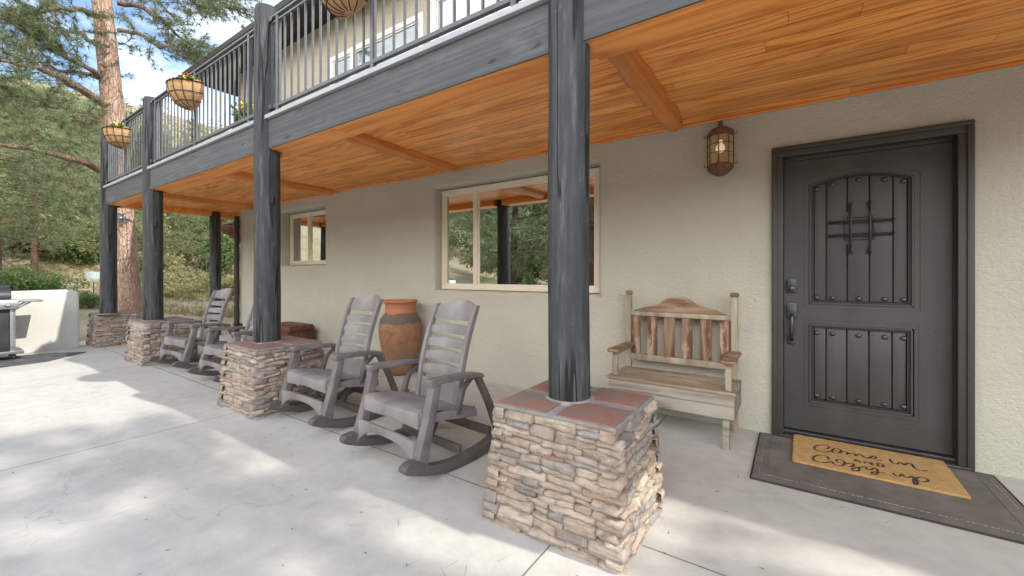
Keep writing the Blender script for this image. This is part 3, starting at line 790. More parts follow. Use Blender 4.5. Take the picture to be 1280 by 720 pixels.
# railing along the far end of the deck
bm = bmesh.new()
bar(bm, (XF + .05, 2.05, RT), (XF + .05, 5.4, RT), .042, .022, .003); bar(bm, (XF + .05, 2.05, RB), (XF + .05, 5.4, RB), .032, .03, .004)
rl = link('railing', bm, M['metal_grey'], bal)
bm = bmesh.new()
for k in range(31):
    y = 2.07 + k * .11
    bar(bm, (XF + .05, y, RB + .012 if k % 15 else 2.65), (XF + .05, y, RT - .012), .017 if k % 15 else .038, .017 if k % 15 else .038, 0, up=(1, 0, 0))
link('balusters', bm, M['metal_grey'], rl)
# sloping stair stringer beyond the far corner
bm = bmesh.new()
bar(bm, (XF - .2, 4.0, 2.38), (XF + .35, 6.6, .55), .05, .24, .004); bar(bm, (XF - 1.1, 4.0, 2.38), (XF - .55, 6.6, .55), .05, .24, .004)
for k in range(9):
    f = (k + .5) / 9
    bar(bm, (XF - .95 + .5 * f, 4.0 + 2.6 * f, 2.44 - 1.83 * f), (XF - .2 + .5 * f, 4.0 + 2.6 * f, 2.44 - 1.83 * f), .26, .04, .003)
link('stair_stringer', bm, M['stringer'], bal)

# log posts -------------------------------------------------------
def log_post(x, y, z0, z1, r, label, seed):
    o = thing('log_post', label, 'post', (x, y, z0), 0, 'painted log posts holding up the balcony')
    t = bmesh.new(); n = 28; m = 46; rings = []
    L = z1 - z0
    for i in range(m + 1):
        z = L * i / m
        ring = []
        for k in range(n):
            a = k * 2 * math.pi / n
            q = Vector((math.cos(a) * 1.3 + seed * 7, math.sin(a) * 1.3, z * .8))
            rr = r * (1 + .05 * mnoise.noise(q) + .022 * mnoise.noise(q * 3.1) + .010 * mnoise.noise(Vector((q.x * 6, q.y * 6, z * 1.2)))) * (1.04 - .08 * i / m)
            if i == m: rr *= .93
            cx = .012 * mnoise.noise(Vector((seed, z * .6, 0))); cy = .012 * mnoise.noise(Vector((seed, z * .6, 9)))
            ring.append(t.verts.new((cx + rr * math.cos(a), cy + rr * math.sin(a), z)))
        rings.append(ring)
    for r0, r1 in zip(rings, rings[1:]):
        for k in range(n): t.faces.new((r0[k], r0[(k + 1) % n], r1[(k + 1) % n], r1[k]))
    t.faces.new(rings[0][::-1]); t.faces.new(rings[-1])
    link('shaft', t, M['log'], o, True, 60)
    return o
PT = .575
log_post(PX[0], 1.93, PT, 3.72, PR, 'dark grey log post on the nearest stone pier, in front of the picture window', 1)
log_post(PX[1], 1.93, PT, 3.70, PR + .004, 'dark grey log post on the second stone pier, left of two rocking chairs', 2)
log_post(PX[2], 1.95, PT, 3.63, PR + .004, 'dark grey log post on the third stone pier, beside the far rocking chairs', 3)
log_post(PX[3], 1.95, PT - .03, 3.63, PR, 'dark grey log post on the farthest stone pier, in front of the pine trunk', 4)
log_post(-9.52, 3.50, -.02, 2.44, .095, 'black log post standing behind the farthest rocking chair, without a stone pier', 5)

# stone piers -------------------------------------------------------
def pier(cx, cy, wx, wy, h, label, seed):
    rr = random.Random(seed)
    o = thing('stone_pier', label, 'pier', (cx, cy, 0), 0, 'ledger stone piers under the posts')
    tx, ty = wx * .885, wy * .90          # width at the top
    zt = h - .022
    bm = bmesh.new()
    t = bmesh.new()
    k = .05
    A = [t.verts.new((sx * (wx / 2 - k), sy * (wy / 2 - k), -.05)) for sx, sy in ((-1, -1), (1, -1), (1, 1), (-1, 1))]
    B = [t.verts.new((sx * (tx / 2 - k), sy * (ty / 2 - k), zt - .004)) for sx, sy in ((-1, -1), (1, -1), (1, 1), (-1, 1))]
    t.faces.new(A[::-1]); t.faces.new(B)
    for i in range(4): t.faces.new((A[i], A[(i + 1) % 4], B[(i + 1) % 4], B[i]))
    merge(bm, t)
    link('core', bm, M['mortar'], o)
    V = []; F = []
    def stone(face, u0, u1, z0, z1, dep0, tl=0.):
        """face 0 front(-y), 1 right(+x), 2 back, 3 left; u0..u1 in metres from the face centre at the base"""
        nu = max(3, int((u1 - u0) / .014)); nz = max(2, int((z1 - z0) / .011))
        so = rr.uniform(0, 100); grid = {}
        W, D = (wx, wy) if face % 2 == 0 else (wy, wx)
        TW, TD = (tx, ty) if face % 2 == 0 else (ty, tx)
        sl = rr.uniform(-.010, .010); tlt = rr.uniform(-.010, .010)
        for side in (0, 1):
            for j in range(nz + 1):
                for i in range(nu + 1):
                    fu = i / nu; fz = j / nz
                    z = z0 + (z1 - z0) * fz; s_ = z / h
                    k = 1 + (TW / W - 1) * s_; half = (D + (TD - D) * s_) / 2
                    uu = (u0 + (u1 - u0) * fu) * k
                    q = Vector((uu * 11 + so, z * 26 + so * .7, face * 3.1))
                    eu = 0 if i in (0, nu) else 1; ez = 0 if j in (0, nz) else 1
                    rag = abs(mnoise.noise(q * 1.1)) * .012 + mnoise.noise(q * 2.9) * .005 + mnoise.noise(Vector((uu * 60 + so, z * 130, 1.))) * .004
                    d = half - .020 + dep0 + sl * (fu - .5) * 2 + tlt * (fz - .5) * 2 + rag - (.003 if not eu else 0) - (.0015 if not ez else 0)
                    z_ = z + tl * (fu - .5) + (.004 * mnoise.noise(Vector((uu * 18 + so, fz * 2, 5.5))) + .002 * mnoise.noise(Vector((uu * 55 + so, fz * 2, 1.5)))) * (1 if 0 < z < zt - .01 else .2)
                    un = uu + (.004 * mnoise.noise(Vector((so, z * 60, 2.))) if not eu else 0)
                    if side: d = half - .075
                    if face == 0: p = (un, -d, z_)
                    elif face == 2: p = (-un, d, z_)
                    elif face == 1: p = (d, un, z_)
                    else: p = (-d, -un, z_)
                    grid[side, i, j] = len(V); V.append(p)
        for j in range(nz):
            for i in range(nu):
                F.append((grid[0, i, j], grid[0, i + 1, j], grid[0, i + 1, j + 1], grid[0, i, j + 1]))
        for i in range(nu):
            F.append((grid[1, i, 0], grid[1, i + 1, 0], grid[0, i + 1, 0], grid[0, i, 0])); F.append((grid[0, i, nz], grid[0, i + 1, nz], grid[1, i + 1, nz], grid[1, i, nz]))
        for j in range(nz):
            F.append((grid[1, 0, j], grid[0, 0, j], grid[0, 0, j + 1], grid[1, 0, j + 1])); F.append((grid[0, nu, j], grid[1, nu, j], grid[1, nu, j + 1], grid[0, nu, j + 1]))
    z = -.02; row = 0
    while z < zt - .012:
        hgt = min(rr.choice((.022, .027, .032, .038, .045, .054)), zt - z)
        if zt - z - hgt < .022: hgt = zt - z
        for face in range(4):
            W = wx if face % 2 == 0 else wy
            longr = (row + face) % 2 == 0        # quoins alternate round the corners
            over = W / 2 + (.006 if longr else -.052)
            cut = over
            u = -over
            while u < over - .01:
                wd = rr.uniform(.075, .25); u1 = min(over, u + wd)
                if over - u1 < .06: u1 = over
                g = .0016; dp = rr.uniform(-.004, .017); tl = rr.uniform(-.006, .006)
                if hgt > .047 and rr.random() < .55:
                    zm = z + hgt * rr.uniform(.38, .62)
                    stone(face, u + g, u1 - g, z + .001, zm - .0008, rr.uniform(-.004, .017), tl * .4)
                    um = u + (u1 - u) * rr.uniform(.35, .65) if u1 - u > .16 and rr.random() < .5 else None
                    if um: stone(face, u + g, um - g, zm + .0008, z + hgt - .001, dp, tl * .4); stone(face, um + g, u1 - g, zm + .0008, z + hgt - .001, rr.uniform(-.004, .017), tl * .4)
                    else: stone(face, u + g, u1 - g, zm + .0008, z + hgt - .001, dp, tl * .4)
                else:
                    stone(face, u + g, u1 - g, z + .001, z + hgt - .001, dp, tl)
                u = u1
        z += hgt; row += 1
    np_mesh('ledger_stone', np.array(V), np.array(F), M['stone'], o)
    # cap: four tiles in grout
    bm = bmesh.new(); a, b = tx / 2 - .004, ty / 2 - .004
    box(bm, -a, a, -b, b, zt, h - .006, .004)
    # mortar collar round the post
    lathe(bm, [(.138, h - .007), (.125, h + .004), (.10, h + .010)], 24, (PXOFF(cx), PYOFF(cy)))
    cap = link('cap', bm, M['grout'], o, True, 40)
    bm = bmesh.new(); gap = .028
    for sx in (-1, 1):
        for sy in (-1, 1):
            jx, jy = rr.uniform(-.004, .004), rr.uniform(-.004, .004)
            x0, x1 = sorted((sx * gap, sx * (a - .012))); y0, y1 = sorted((sy * gap, sy * (b - .012)))
            box(bm, x0 + jx, x1 + jx, y0 + jy, y1 + jy, h - .014, h, .004)
    link('tile', bm, M['tile'], cap, True, 40)
    return o
def PXOFF(cx): return min(PX, key=lambda p: abs(p - cx)) - cx
def PYOFF(cy): return 1.94 - cy
pier(-.915, 1.925, .72, .63, .575, 'tapered ledger stone pier nearest the camera, with red tile cap', 11)
pier(-4.02, 1.955, .71, .66, .575, 'ledger stone pier between the near and the far pair of rocking chairs', 12)
pier(-7.40, 2.06, .78, .62, .575, 'ledger stone pier left of the far rocking chairs', 13)
pier(-9.78, 2.07, .62, .60, .545, 'ledger stone pier farthest away, beside the white wall', 14)

# ------------------------------------------------------------------ rocking chairs
def make_chair(label):
    o = thing('rocking_chair', label, 'rocking chair', (0, 0, 0), 0, 'grey plastic rocking chairs on the patio')
    RR = 1.0
    arc = lambda y: RR - math.sqrt(RR * RR - y * y)
    mt = M['resin']
    for s in (-1, 1):
        ys = [-.44 + .90 * k / 22 for k in range(23)]
        bot = [(y, arc(y)) for y in ys]
        top = [(y, arc(y) + .060) for y in ys if y > -.29][::-1]
        nose = [(-.30, arc(-.30) + .074), (-.335, arc(-.335) + .088), (-.375, arc(-.375) + .082), (-.415, arc(-.415) + .06), (-.44, arc(-.44) + .035), (-.447, arc(-.44) + .015)]
        bm = bmesh.new()
        prism(bm, bot + top + nose, 'X', s * .328 - .032, s * .328 + .032, .008)
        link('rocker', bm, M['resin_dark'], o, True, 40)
        # front leg, sweeping up and back into the arm
        bm = bmesh.new()
        path = [(-.325, .09), (-.30, .20), (-.262, .33), (-.232, .45), (-.212, .545)]
        wd = [.042, .033, .030, .029, .030]
        out = [(y - w_, z) for (y, z), w_ in zip(path, wd)] + [(y + w_, z) for (y, z), w_ in zip(path[::-1], wd[::-1])]
        prism(bm, out, 'X', s * .326 - .031, s * .326 + .031, .007)
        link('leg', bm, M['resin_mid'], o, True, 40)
        # rear leg with the arch that carries the arm
        bm = bmesh.new()
        path = [(.145, .535), (.20, .44), (.26, .33), (.315, .20), (.36, .09)]
        out = [(y - .024, z) for (y, z) in path] + [(y + .024, z) for (y, z) in path[::-1]]
        prism(bm, out, 'X', s * .328 - .02, s * .328 + .02, .006)
        path = [(.15, .527), (.10, .505), (.045, .46), (.015, .37), (.0, .31)]
        out = [(y - .012, z) for (y, z) in path] + [(y + .02, z) for (y, z) in path[::-1]]
        prism(bm, out, 'X', s * .290 - .02, s * .290 + .02, .006)
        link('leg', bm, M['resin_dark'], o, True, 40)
        # arm
        bm = bmesh.new()
        out = [(-.254, .540), (-.258, .572), (-.25, .583), (-.2, .585), (0, .576), (.12, .564), (.17, .553), (.188, .536), (.184, .520), (.15, .530), (-.05, .544), (-.2, .549)]
        prism(bm, out, 'X', s * .320 - .038, s * .320 + .038, .006)
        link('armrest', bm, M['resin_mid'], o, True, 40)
    # seat: dished sheet with a rolled front apron and side skirts
    prof = [(-.298, .298), (-.302, .325), (-.303, .362), (-.296, .378), (-.272, .387), (-.20, .382), (-.10, .366), (0., .340), (.09, .318), (.17, .306)]
    t = bmesh.new(); nx = 16; gr = []
    for side in (0, 1):
        for i in range(nx + 1):
            fx = i / nx * 2 - 1; x = fx * .285
            col = []
            for k, (y, z) in enumerate(prof):
                f = k / (len(prof) - 1)
                dz = .014 * abs(fx) ** 2.5 * (1 if k > 2 else .2)
                wave = .005 * math.cos(fx * math.pi * 2) * (1 - f) * (1 if k < 6 else .3)
                ap = (.03 * (1 - abs(fx)) - .012) * (1 if k == 0 else .4 if k == 1 else 0)
                ny, nz_ = (.018, -.004) if k < 3 else (.006, -.018)
                col.append(t.verts.new((x, y + side * ny - (wave * .6 if k < 4 else 0), z + dz + side * nz_ + wave * .4 + ap * .6)))
            gr.append(col)
    K = len(prof); h2 = nx + 1
    for i in range(nx):
        for k in range(K - 1):
            t.faces.new((gr[i][k], gr[i + 1][k], gr[i + 1][k + 1], gr[i][k + 1])); t.faces.new((gr[h2 + i][k], gr[h2 + i][k + 1], gr[h2 + i + 1][k + 1], gr[h2 + i + 1][k]))
        for k in (0, K - 1): t.faces.new((gr[i][k], gr[h2 + i][k], gr[h2 + i + 1][k], gr[i + 1][k]))
    for i in (0, nx):
        for k in range(K - 1): t.faces.new((gr[i][k], gr[i][k + 1], gr[h2 + i][k + 1], gr[h2 + i][k]))
    for s in (-1, 1):
        out = [(-.285, .32), (-.28, .365), (-.1, .362), (.10, .318), (.175, .305), (.175, .255), (.05, .275), (-.15, .31)]
        prism(t, out, 'X', s * .290 - .008, s * .290 + .008, .003)
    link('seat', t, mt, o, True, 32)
    # front stretcher with arched underside
    bm = bmesh.new(); n = 14
    topc = [(-.295 + .59 * k / n, .238 + .008 * math.sin(math.pi * k / n)) for k in range(n + 1)]
    botc = [(-.295 + .59 * k / n,   .105 + .092 * (1 - abs(2 * k / n - 1) ** 3.2)) for k in range(n + 1)]
    prism(bm, botc + topc[::-1], 'Y', -.345, -.318, .006)
    link('stretcher', bm, mt, o, True, 40)
    bm = bmesh.new()
    bar(bm, (-.30, .30, .12), (.30, .30, .12), .03, .06, .006)
    bar(bm, (-.30, .02, .085), (.30, .02, .085), .03, .05, .006); bar(bm, (-.26, .10, .25), (.26, .10, .25), .03, .05, .006)
    bar(bm, (0, .1, .25), (0, .02, .1), .05, .03, .005)
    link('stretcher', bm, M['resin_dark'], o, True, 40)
    # backrest: two stiles, crest, slats, lower panel; concave in plan, reclining
    def bp(z):
        f = (z - .29) / .74
        return .135 + .05 * f + .155 * f * f
    def bend(x): return -.055 * (x / .2) ** 2
    bm = bmesh.new()
    def sheet(zb, zt_, x0=-.19, x1=.19, th_=.016, nn=12):
        tt = bmesh.new(); G = []
        for side in (0, 1):
            for i in range(nn + 1):
                x = x0 + (x1 - x0) * i / nn
                a, b = zb(x), zt_(x)
                col = []
                for j in range(4):
                    z = a + (b - a) * j / 3
                    belly = -.004 * math.sin(math.pi * j / 3)
                    col.append(tt.verts.new((x, bp(z) + bend(x) + side * th_ + belly, z)))
                G.append(col)
        hh = nn + 1
        for i in range(nn):
            for j in range(3):
                tt.faces.new((G[i][j], G[i + 1][j], G[i + 1][j + 1], G[i][j + 1])); tt.faces.new((G[hh + i][j], G[hh + i][j + 1], G[hh + i + 1][j + 1], G[hh + i + 1][j]))
            for j in (0, 3): tt.faces.new((G[i][j], G[hh + i][j], G[hh + i + 1][j], G[i + 1][j]))
        for i in (0, nn):
            for j in range(3): tt.faces.new((G[i][j], G[i][j + 1], G[hh + i][j + 1], G[hh + i][j]))
        merge(bm, tt)
    sheet(lambda x: .880 - .012 * math.cos(x / .19 * 1.4), lambda x: .988 + .028 * max(0, math.cos(x / .15 * 1.5)) if abs(x) < .15 else .988 - .02 * ((abs(x) - .15) / .04))
    for zc, hh in ((.810, .029), (.716, .030), (.622, .031), (.525, .033)):
        sheet(lambda x, zc=zc, hh=hh: zc - hh - .010 * math.cos(x / .19 * 1.5), lambda x, zc=zc, hh=hh: zc + hh + .006 * math.cos(x / .19 * 1.5) - .006)
    sheet(lambda x: .285, lambda x: .462 - .01 * math.cos(x / .19 * 1.5))
    for s in (-1, 1):
        zs = [.27 + .716 * k / 12 for k in range(13)]
        out = [(bp(z) + bend(.2) - .020, z) for z in zs] + [(bp(z) + bend(.2) + .022, z) for z in zs[::-1]]
        prism(bm, out, 'X', s * .208 - .017, s * .208 + .017, .006)
    link('backrest', bm, mt, o, True, 45)
    return o
chair = make_chair('grey plastic rocking chair closest to the camera, beside the nearest stone pier')
chair.location = (-2.07, 2.02, 0); chair.rotation_euler = (0, 0, R(-5.5))
G = 'grey plastic rocking chairs on the patio'
dup(chair, (-3.235, 2.12, 0), R(-1), 'grey plastic rocking chair in front of the clay urn, second from the camera', G)
dup(chair, (-5.28, 2.24, 0), R(0), 'grey plastic rocking chair half hidden behind the second post and pier', G)
dup(chair, (-6.50, 2.235, 0), R(4), 'grey plastic rocking chair farthest away, beside the third stone pier', G)

# ------------------------------------------------------------------ bench
bn = thing('garden_bench', 'weathered wooden bench with slatted back standing between window and door', 'bench', (-.77, 3.40, 0))
bx0, bx1 = -.425, .395      # back posts
for x in (bx0, bx1):
    bm = bmesh.new(); box(bm, x - .022, x + .022, .165, .21, 0, 1.03, .004)
    lg = link('leg', bm, M['bench_post'], bn, True, 35)
    bm = bmesh.new()
    lathe(bm, [(.020, 1.028), (.031, 1.036), (.033, 1.05), (.026, 1.062), (.0, 1.066)], 12, (x, .188))
    link('post_cap', bm, M['bench_crest'], lg, True, 50)
for x in (-.39, .385):
    bm = bmesh.new(); box(bm, x - .022, x + .022, -.225, -.185, 0, .28, .004)
    link('leg', bm, M['bench_grey'], bn, True, 35)
bm = bmesh.new()
box(bm, -.445, .44, -.245, -.222, .305, .383, .004); box(bm, -.443, .438, -.243, -.220, .215, .303, .004)
link('apron', bm, M['bench_grey'], bn, True, 35)
for x0, x1 in ((-.445, -.42), (.415, .44)):
    bm = bmesh.new(); box(bm, x0, x1, -.219, .20, .308, .383, .004); box(bm, x0 + .001, x1 - .001, -.219, .20, .217, .304, .004)
    link('side_panel', bm, M['bench_grey'], bn, True, 35)
bm = bmesh.new()
for k, (a, b) in enumerate(((-.262, -.125), (-.121, .012), (.016, .16))): box(bm, -.455 + .003 * k, .45 - .002 * k, a, b, .386, .406 + .001 * k, .004)
link('seat', bm, M['bench_seat'], bn, True, 35)
for x in (-.405, .40):
    bm = bmesh.new(); box(bm, x - .02, x + .02, -.225, -.185, .408, .592, .004); box(bm, x - .018, x + .018, -.215, .165, .570, .590, .003)
    sup = link('arm_support', bm, M['bench_post'], bn, True, 35)
    bm = bmesh.new()
    n = 8
    out = [(x - .042, .17), (x - .042, -.2)] + [(x - .052 * math.cos(math.pi * k / n), -.235 - .045 * math.sin(math.pi * k / n)) for k in range(n + 1)] + [(x + .042, -.2), (x + .042, .17)]
    prism(bm, out, 'Z', .594, .618, .004)
    link('armrest', bm, M['bench_crest'], bn, True, 35)
bm = bmesh.new()
box(bm, bx0 + .023, bx1 - .023, .166, .2, .850, .888, .004); box(bm, bx0 + .023, bx1 - .023, .166, .2, .470, .52, .004)
link('back_rail', bm, M['bench_post'], bn, True, 35)
for k in range(6):
    x = bx0 + .062 + k * (bx1 - bx0 - .124) / 5
    bm = bmesh.new(); box(bm, x - .040, x + .040, .176, .193, .505, .865, .003)
    link('slat', bm, M['bench_slat'], bn, True, 35)
bm = bmesh.new(); n = 30; pts = []
for k in range(n + 1):
    f = k / n; x = bx0 + .05 + (bx1 - bx0 - .1) * f; c = abs(f * 2 - 1)
    z = .892 + .118 * (max(0., 1 - (c / .42) ** 2) ** .5 if c < .30 else 0) * .0
    arch_ = .058 * (1 - c ** 2.6) + .062 * math.exp(-(c / .36) ** 4)
    arch0 = .075 + .055 * math.sqrt(max(0, 1 - (c / .5) ** 2)) if c < .5 else .075 * math.cos((c - .5) / .5 * math.pi / 2) ** .8
    pts.append((x, .890 + arch_ + .006))
prism(bm, [(bx0 + .05, .890), (bx1 - .05, .890)] + pts[::-1], 'Y', .172, .195, .004)
link('crest', bm, M['bench_crest'], bn, True, 35)

# ------------------------------------------------------------------ urn, chest
bm = bmesh.new()
lathe(bm, [(.0, .012), (.115, .0), (.135, .01), (.165, .08), (.195, .18), (.222, .30), (.243, .43), (.252, .53), (.250, .60), (.236, .665), (.205, .715), (.185, .735), (.188, .742),
           (.180, .75), (.176, .80), (.181, .845), (.196, .866), (.207, .873), (.209, .886), (.200, .897), (.186, .898), (.172, .885), (.165, .80), (.17, .73), (.0, .60)], 48)
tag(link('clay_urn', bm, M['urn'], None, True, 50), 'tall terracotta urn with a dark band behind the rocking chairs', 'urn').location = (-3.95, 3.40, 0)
ch = thing('wooden_chest', 'small dark red wooden chest on the floor against the wall', 'chest', (-6.51, 3.41, 0), 0)
bm = bmesh.new(); box(bm, -.33, .33, -.19, .19, .0, .34, .006)
link('body', bm, M['chest'], ch, True, 35)
bm = bmesh.new(); prism(bm, [(-.2, .343), (.2, .343), (.2, .40), (.17, .435), (-.17, .435), (-.2, .40)], 'X', -.34, .34, .006)
link('lid', bm, M['chest'], ch, True, 35)
for x in (-.31, .31):
    bm = bmesh.new(); box(bm, x - .016, x + .016, -.197, -.188, .01, .335, .002)
    link('strap', bm, M['iron'], ch, True, 35)
bm = bmesh.new(); box(bm, -.03, .03, -.212, -.2015, .30, .39, .003)
link('hasp', bm, M['iron'], ch, True, 35)
bm = bmesh.new(); box(bm, .331, .337, -.07, .07, .18, .21, .002); tube(bm, [(.334, -.06, .2), (.352, -.05, .17), (.352, .05, .17), (.334, .06, .2)], .006, 8)
link('handle', bm, M['iron'], ch, True, 35)

# ------------------------------------------------------------------ wall lantern
LZ = 1.975
la = thing('wall_lantern', 'rusty caged wall lantern with amber glass beside the front door', 'lantern', (-.475, 3.60, LZ))
bm = bmesh.new(); n6 = 8
box(bm, -.04, .04, .07, .1, .08, .36, .004); bar(bm, (0, .0, .33), (0, .09, .33), .03, .03, .003)
link('backplate', bm, M['lamp_rust'], la, True, 35)
bm = bmesh.new()
lathe(bm, [(.085, .305), (.098, .312), (.096, .335), (.082, .358), (.05, .375), (.018, .382), (.014, .392), (.022, .402), (.016, .412), (.020, .42), (.006, .432), (.0, .437)], 8)
link('lamp_cap', bm, M['lamp_rust'], la, True, 30)
bm = bmesh.new()
lathe(bm, [(.0, .0), (.03, .003), (.06, .02), (.088, .045), (.094, .055), (.094, .085), (.085, .09)], 8)
link('lamp_base', bm, M['lamp_rust'], la, True, 30)
bm = bmesh.new()
for k in range(8):
    a = k * math.pi / 4; tube(bm, [(.092 * math.cos(a), .092 * math.sin(a), z) for z in (.085, .15, .23, .31)], .0042, 6)
    for z in (.15, .2, .25): ball(bm, (.094 * math.cos(a), .094 * math.sin(a), z), .006, u=6, v=4)
    if k % 2 == 0:
        for z, s in ((.085, 1), (.318, 1)):
            tube(bm, [((.094 + d) * math.cos(a), (.094 + d) * math.sin(a), z + e) for d, e in ((0, 0), (.016, -.004), (.024, .006), (.020, .016), (.013, .012))], .0028, 5)
for z in (.17, .24):
    ring = [(.093 * math.cos(k * math.pi / 12), .093 * math.sin(k * math.pi / 12), z) for k in range(25)]
    tube(bm, ring, .0035, 5, cap=False)
link('cage', bm, M['lamp_rust'], la, True, 50)
bm = bmesh.new(); lathe(bm, [(.084, .088), (.084, .306)], 8, capends=False)
link('glass', bm, M['lamp_glass'], la)
bm = bmesh.new(); lathe(bm, [(.0, .185), (.02, .188), (.032, .205), (.034, .22), (.026, .24), (.016, .25), (.016, .28), (.0, .281)], 16)
link('bulb', bm, M['bulb'], la, True, 60)

# ------------------------------------------------------------------ mats
dm = thing('rubber_mat', 'large grey woven rubber mat lying under the coir doormat', 'mat', (.385, 3.24, 0))
bm = bmesh.new(); box(bm, -.592, .592, -.425, .40, .0015, .011, .003)
for (x0, x1, y0, y1) in ((-.6, .6, -.433, -.426), (-.6, .6, .401, .408), (-.6, -.593, -.426, .401), (.593, .6, -.426, .401)): box(bm, x0, x1, y0, y1, .001, .012, .002, 1)
for (x0, x1, y0, y1) in ((-.52, .52, -.345, -.338), (-.52, .52, .325, .332), (-.52, -.513, -.338, .325), (.513, .52, -.338, .325)): box(bm, x0, x1, y0, y1, .0105, .0125, .0005)
x = -.56
while x < .56:
    l = rnd.uniform(.006, .016)
    if rnd.random() < .85: box(bm, x, x + l, -.352, -.3485, .0105, .0135, 0, 2)
    x += l + rnd.uniform(.006, .012)
for xx in (-.56, .56):
    y = -.35
    while y < .3:
        l = rnd.uniform(.006, .014)
        if rnd.random() < .6: box(bm, xx, xx + .0035, y, y + l, .0105, .0128, 0, 2)
        y += l + rnd.uniform(.008, .016)
link('mat_body', bm, [M['rubber'], M['rubber_edge'], M['stitch']], dm)
cm = thing('coir_doormat', 'tan coir doormat reading come in and cozy up', 'doormat', (.388, 3.437, .0125), R(-.6))
bm = bmesh.new()
box(bm, -.388, .388, -.262, .262, 0.001, .016, .004)
link('mat_body', bm, M['coir'], cm)
# fringe of loose fibres along the edges and over the top
V = []; F = []
for k in range(5200):
    if k < 1500:
        e = rnd.randrange(4); f = rnd.uniform(-1, 1)
        x, y = ((f * .388, -.262), (f * .388, .262), (-.388, f * .262), (.388, f * .262))[e]
        d = Vector(((0, -1), (0, 1), (-1, 0), (1, 0))[e] + (rnd.uniform(-.2, 1.),)).normalized()
        z = rnd.uniform(.004, .014)
    else:
        x, y, z = rnd.uniform(-.38, .38), rnd.uniform(-.255, .255), .0155
        d = Vector((rnd.uniform(-1, 1), rnd.uniform(-1, 1), rnd.uniform(.5, 1.4))).normalized()
    l = rnd.uniform(.004, .009); s = d.orthogonal().normalized() * .0007
    b0 = len(V); p = Vector((x, y, z)); V += [p - s, p + s, p + d * l]; F.append((b0, b0 + 1, b0 + 2))
np_mesh('fibres', np.array([tuple(v) for v in V]), np.array(F), M['coir'], cm)['kind'] = 'stuff'
# hand lettering, as strokes on the mat (traced, then laid in the mat's own plane)
Fv = Vector((-math.cos(th), math.sin(th), 0)); Rv = Vector((math.sin(th), math.cos(th), 0))
def on_ground(px, py, z):
    d = Fv + Rv * ((px - 640) / 518) + Vector((0, 0, (343 - py) / 518)); t = (z - H) / d.z
    return d * t
A_ = lambda pts: [(1010 + x / 14.4, 550 + y / 14.4) for x, y in pts]
B_ = lambda pts: [(1070 + x / 12.8, 560 + y / 12.8) for x, y in pts]
strokes = [
 A_([(310, 158), (350, 155), (390, 138), (360, 105), (290, 88), (200, 90), (130, 115), (105, 145), (130, 175), (200, 208), (290, 220), (370, 212), (430, 200)]),
 A_([(470, 185), (520, 207), (600, 207), (605, 195), (560, 165), (490, 150), (440, 172), (432, 205), (455, 228), (520, 241), (585, 232), (605, 207), (680, 208), (715, 235), (695, 268), (740, 240), (820, 240), (855, 262), (850, 292), (890, 268), (950, 262), (985, 295), (1050, 335), (1110, 325)]),
 B_([(160, 168), (200, 168), (235, 145), (275, 130), (320, 140), (325, 158), (280, 172), (235, 160)]), B_([(290, 192), (340, 198), (415, 200)]),
 B_([(540, 178), (560, 215), (600, 250), (650, 262), (690, 240), (715, 230), (745, 250), (770, 282), (800, 250), (860, 245), (900, 265), (920, 310), (980, 350), (1060, 368), (1150, 362)]),
 A_([(828, 380), (870, 348), (905, 372), (950, 410)]), A_([(850, 378), (912, 384)]),
 B_([(135, 248), (150, 210), (268, 275)]), B_([(268, 275), (240, 228)]),
 B_([(340, 245), (355, 290), (400, 307), (452, 296), (430, 268), (385, 252), (335, 245)]),
 A_([(372, 352), (370, 315), (310, 285), (210, 270), (120, 290), (80, 325), (110, 370), (190, 405), (290, 412), (380, 400), (430, 390)]),
 A_([(690, 425), (640, 418), (545, 405), (495, 370), (540, 350), (620, 365), (670, 405), (655, 450), (580, 468), (490, 450), (435, 410), (440, 390)]),
 A_([(680, 425), (790, 420), (835, 440), (800, 470), (750, 487), (830, 482), (910, 500), (935, 535), (890, 562), (820, 555), (785, 530), (830, 505), (930, 500), (1000, 480), (1040, 490), (1055, 525), (1100, 545), (1150, 535)]),
 B_([(215, 352), (260, 345), (285, 322), (330, 325), (350, 370), (345, 410), (300, 430), (250, 415), (255, 390), (320, 380), (380, 388), (470, 405)]),
 B_([(590, 398), (620, 435), (680, 458), (720, 440), (740, 415), (760, 450), (800, 475), (860, 475), (890, 450), (930, 470), (920, 540), (940, 588), (980, 583), (988, 545), (950, 500), (1000, 465), (1080, 470), (1150, 505), (1165, 525), (1120, 545), (1040, 538), (975, 515)]),
]
inv = cm.matrix_basis.inverted() if False else (Matrix.Translation((.388, 3.437, .0125)) @ Matrix.Rotation(R(-.6), 4, 'Z')).inverted()
bm = bmesh.new()
def smooth_path(P, it=3):
    for _ in range(it):
        Q = [P[0]]
        for a, b in zip(P, P[1:]): Q += [a * .75 + b * .25, a * .25 + b * .75]
        P = Q + [P[-1]]
    return P
for st in strokes:
    P = smooth_path([inv @ on_ground(px, py, .029) for px, py in st])
    L_ = []; R_ = []
    for i, p in enumerate(P):
        d = (P[min(i + 1, len(P) - 1)] - P[max(0, i - 1)]); d.z = 0
        if d.length < 1e-6: d = Vector((1, 0, 0))
        d.normalize(); s = Vector((-d.y, d.x, 0)); wdt = .0042 + .0022 * abs(d.y)
        L_.append(bm.verts.new((p.x + s.x * wdt, p.y + s.y * wdt, .0172 + .0001 * (i % 2)))); R_.append(bm.verts.new((p.x - s.x * wdt, p.y - s.y * wdt, .0172 + .0001 * (i % 2))))
    for i in range(len(P) - 1): bm.faces.new((L_[i], R_[i], R_[i + 1], L_[i + 1]))
link('lettering', bm, M['ink'], cm)

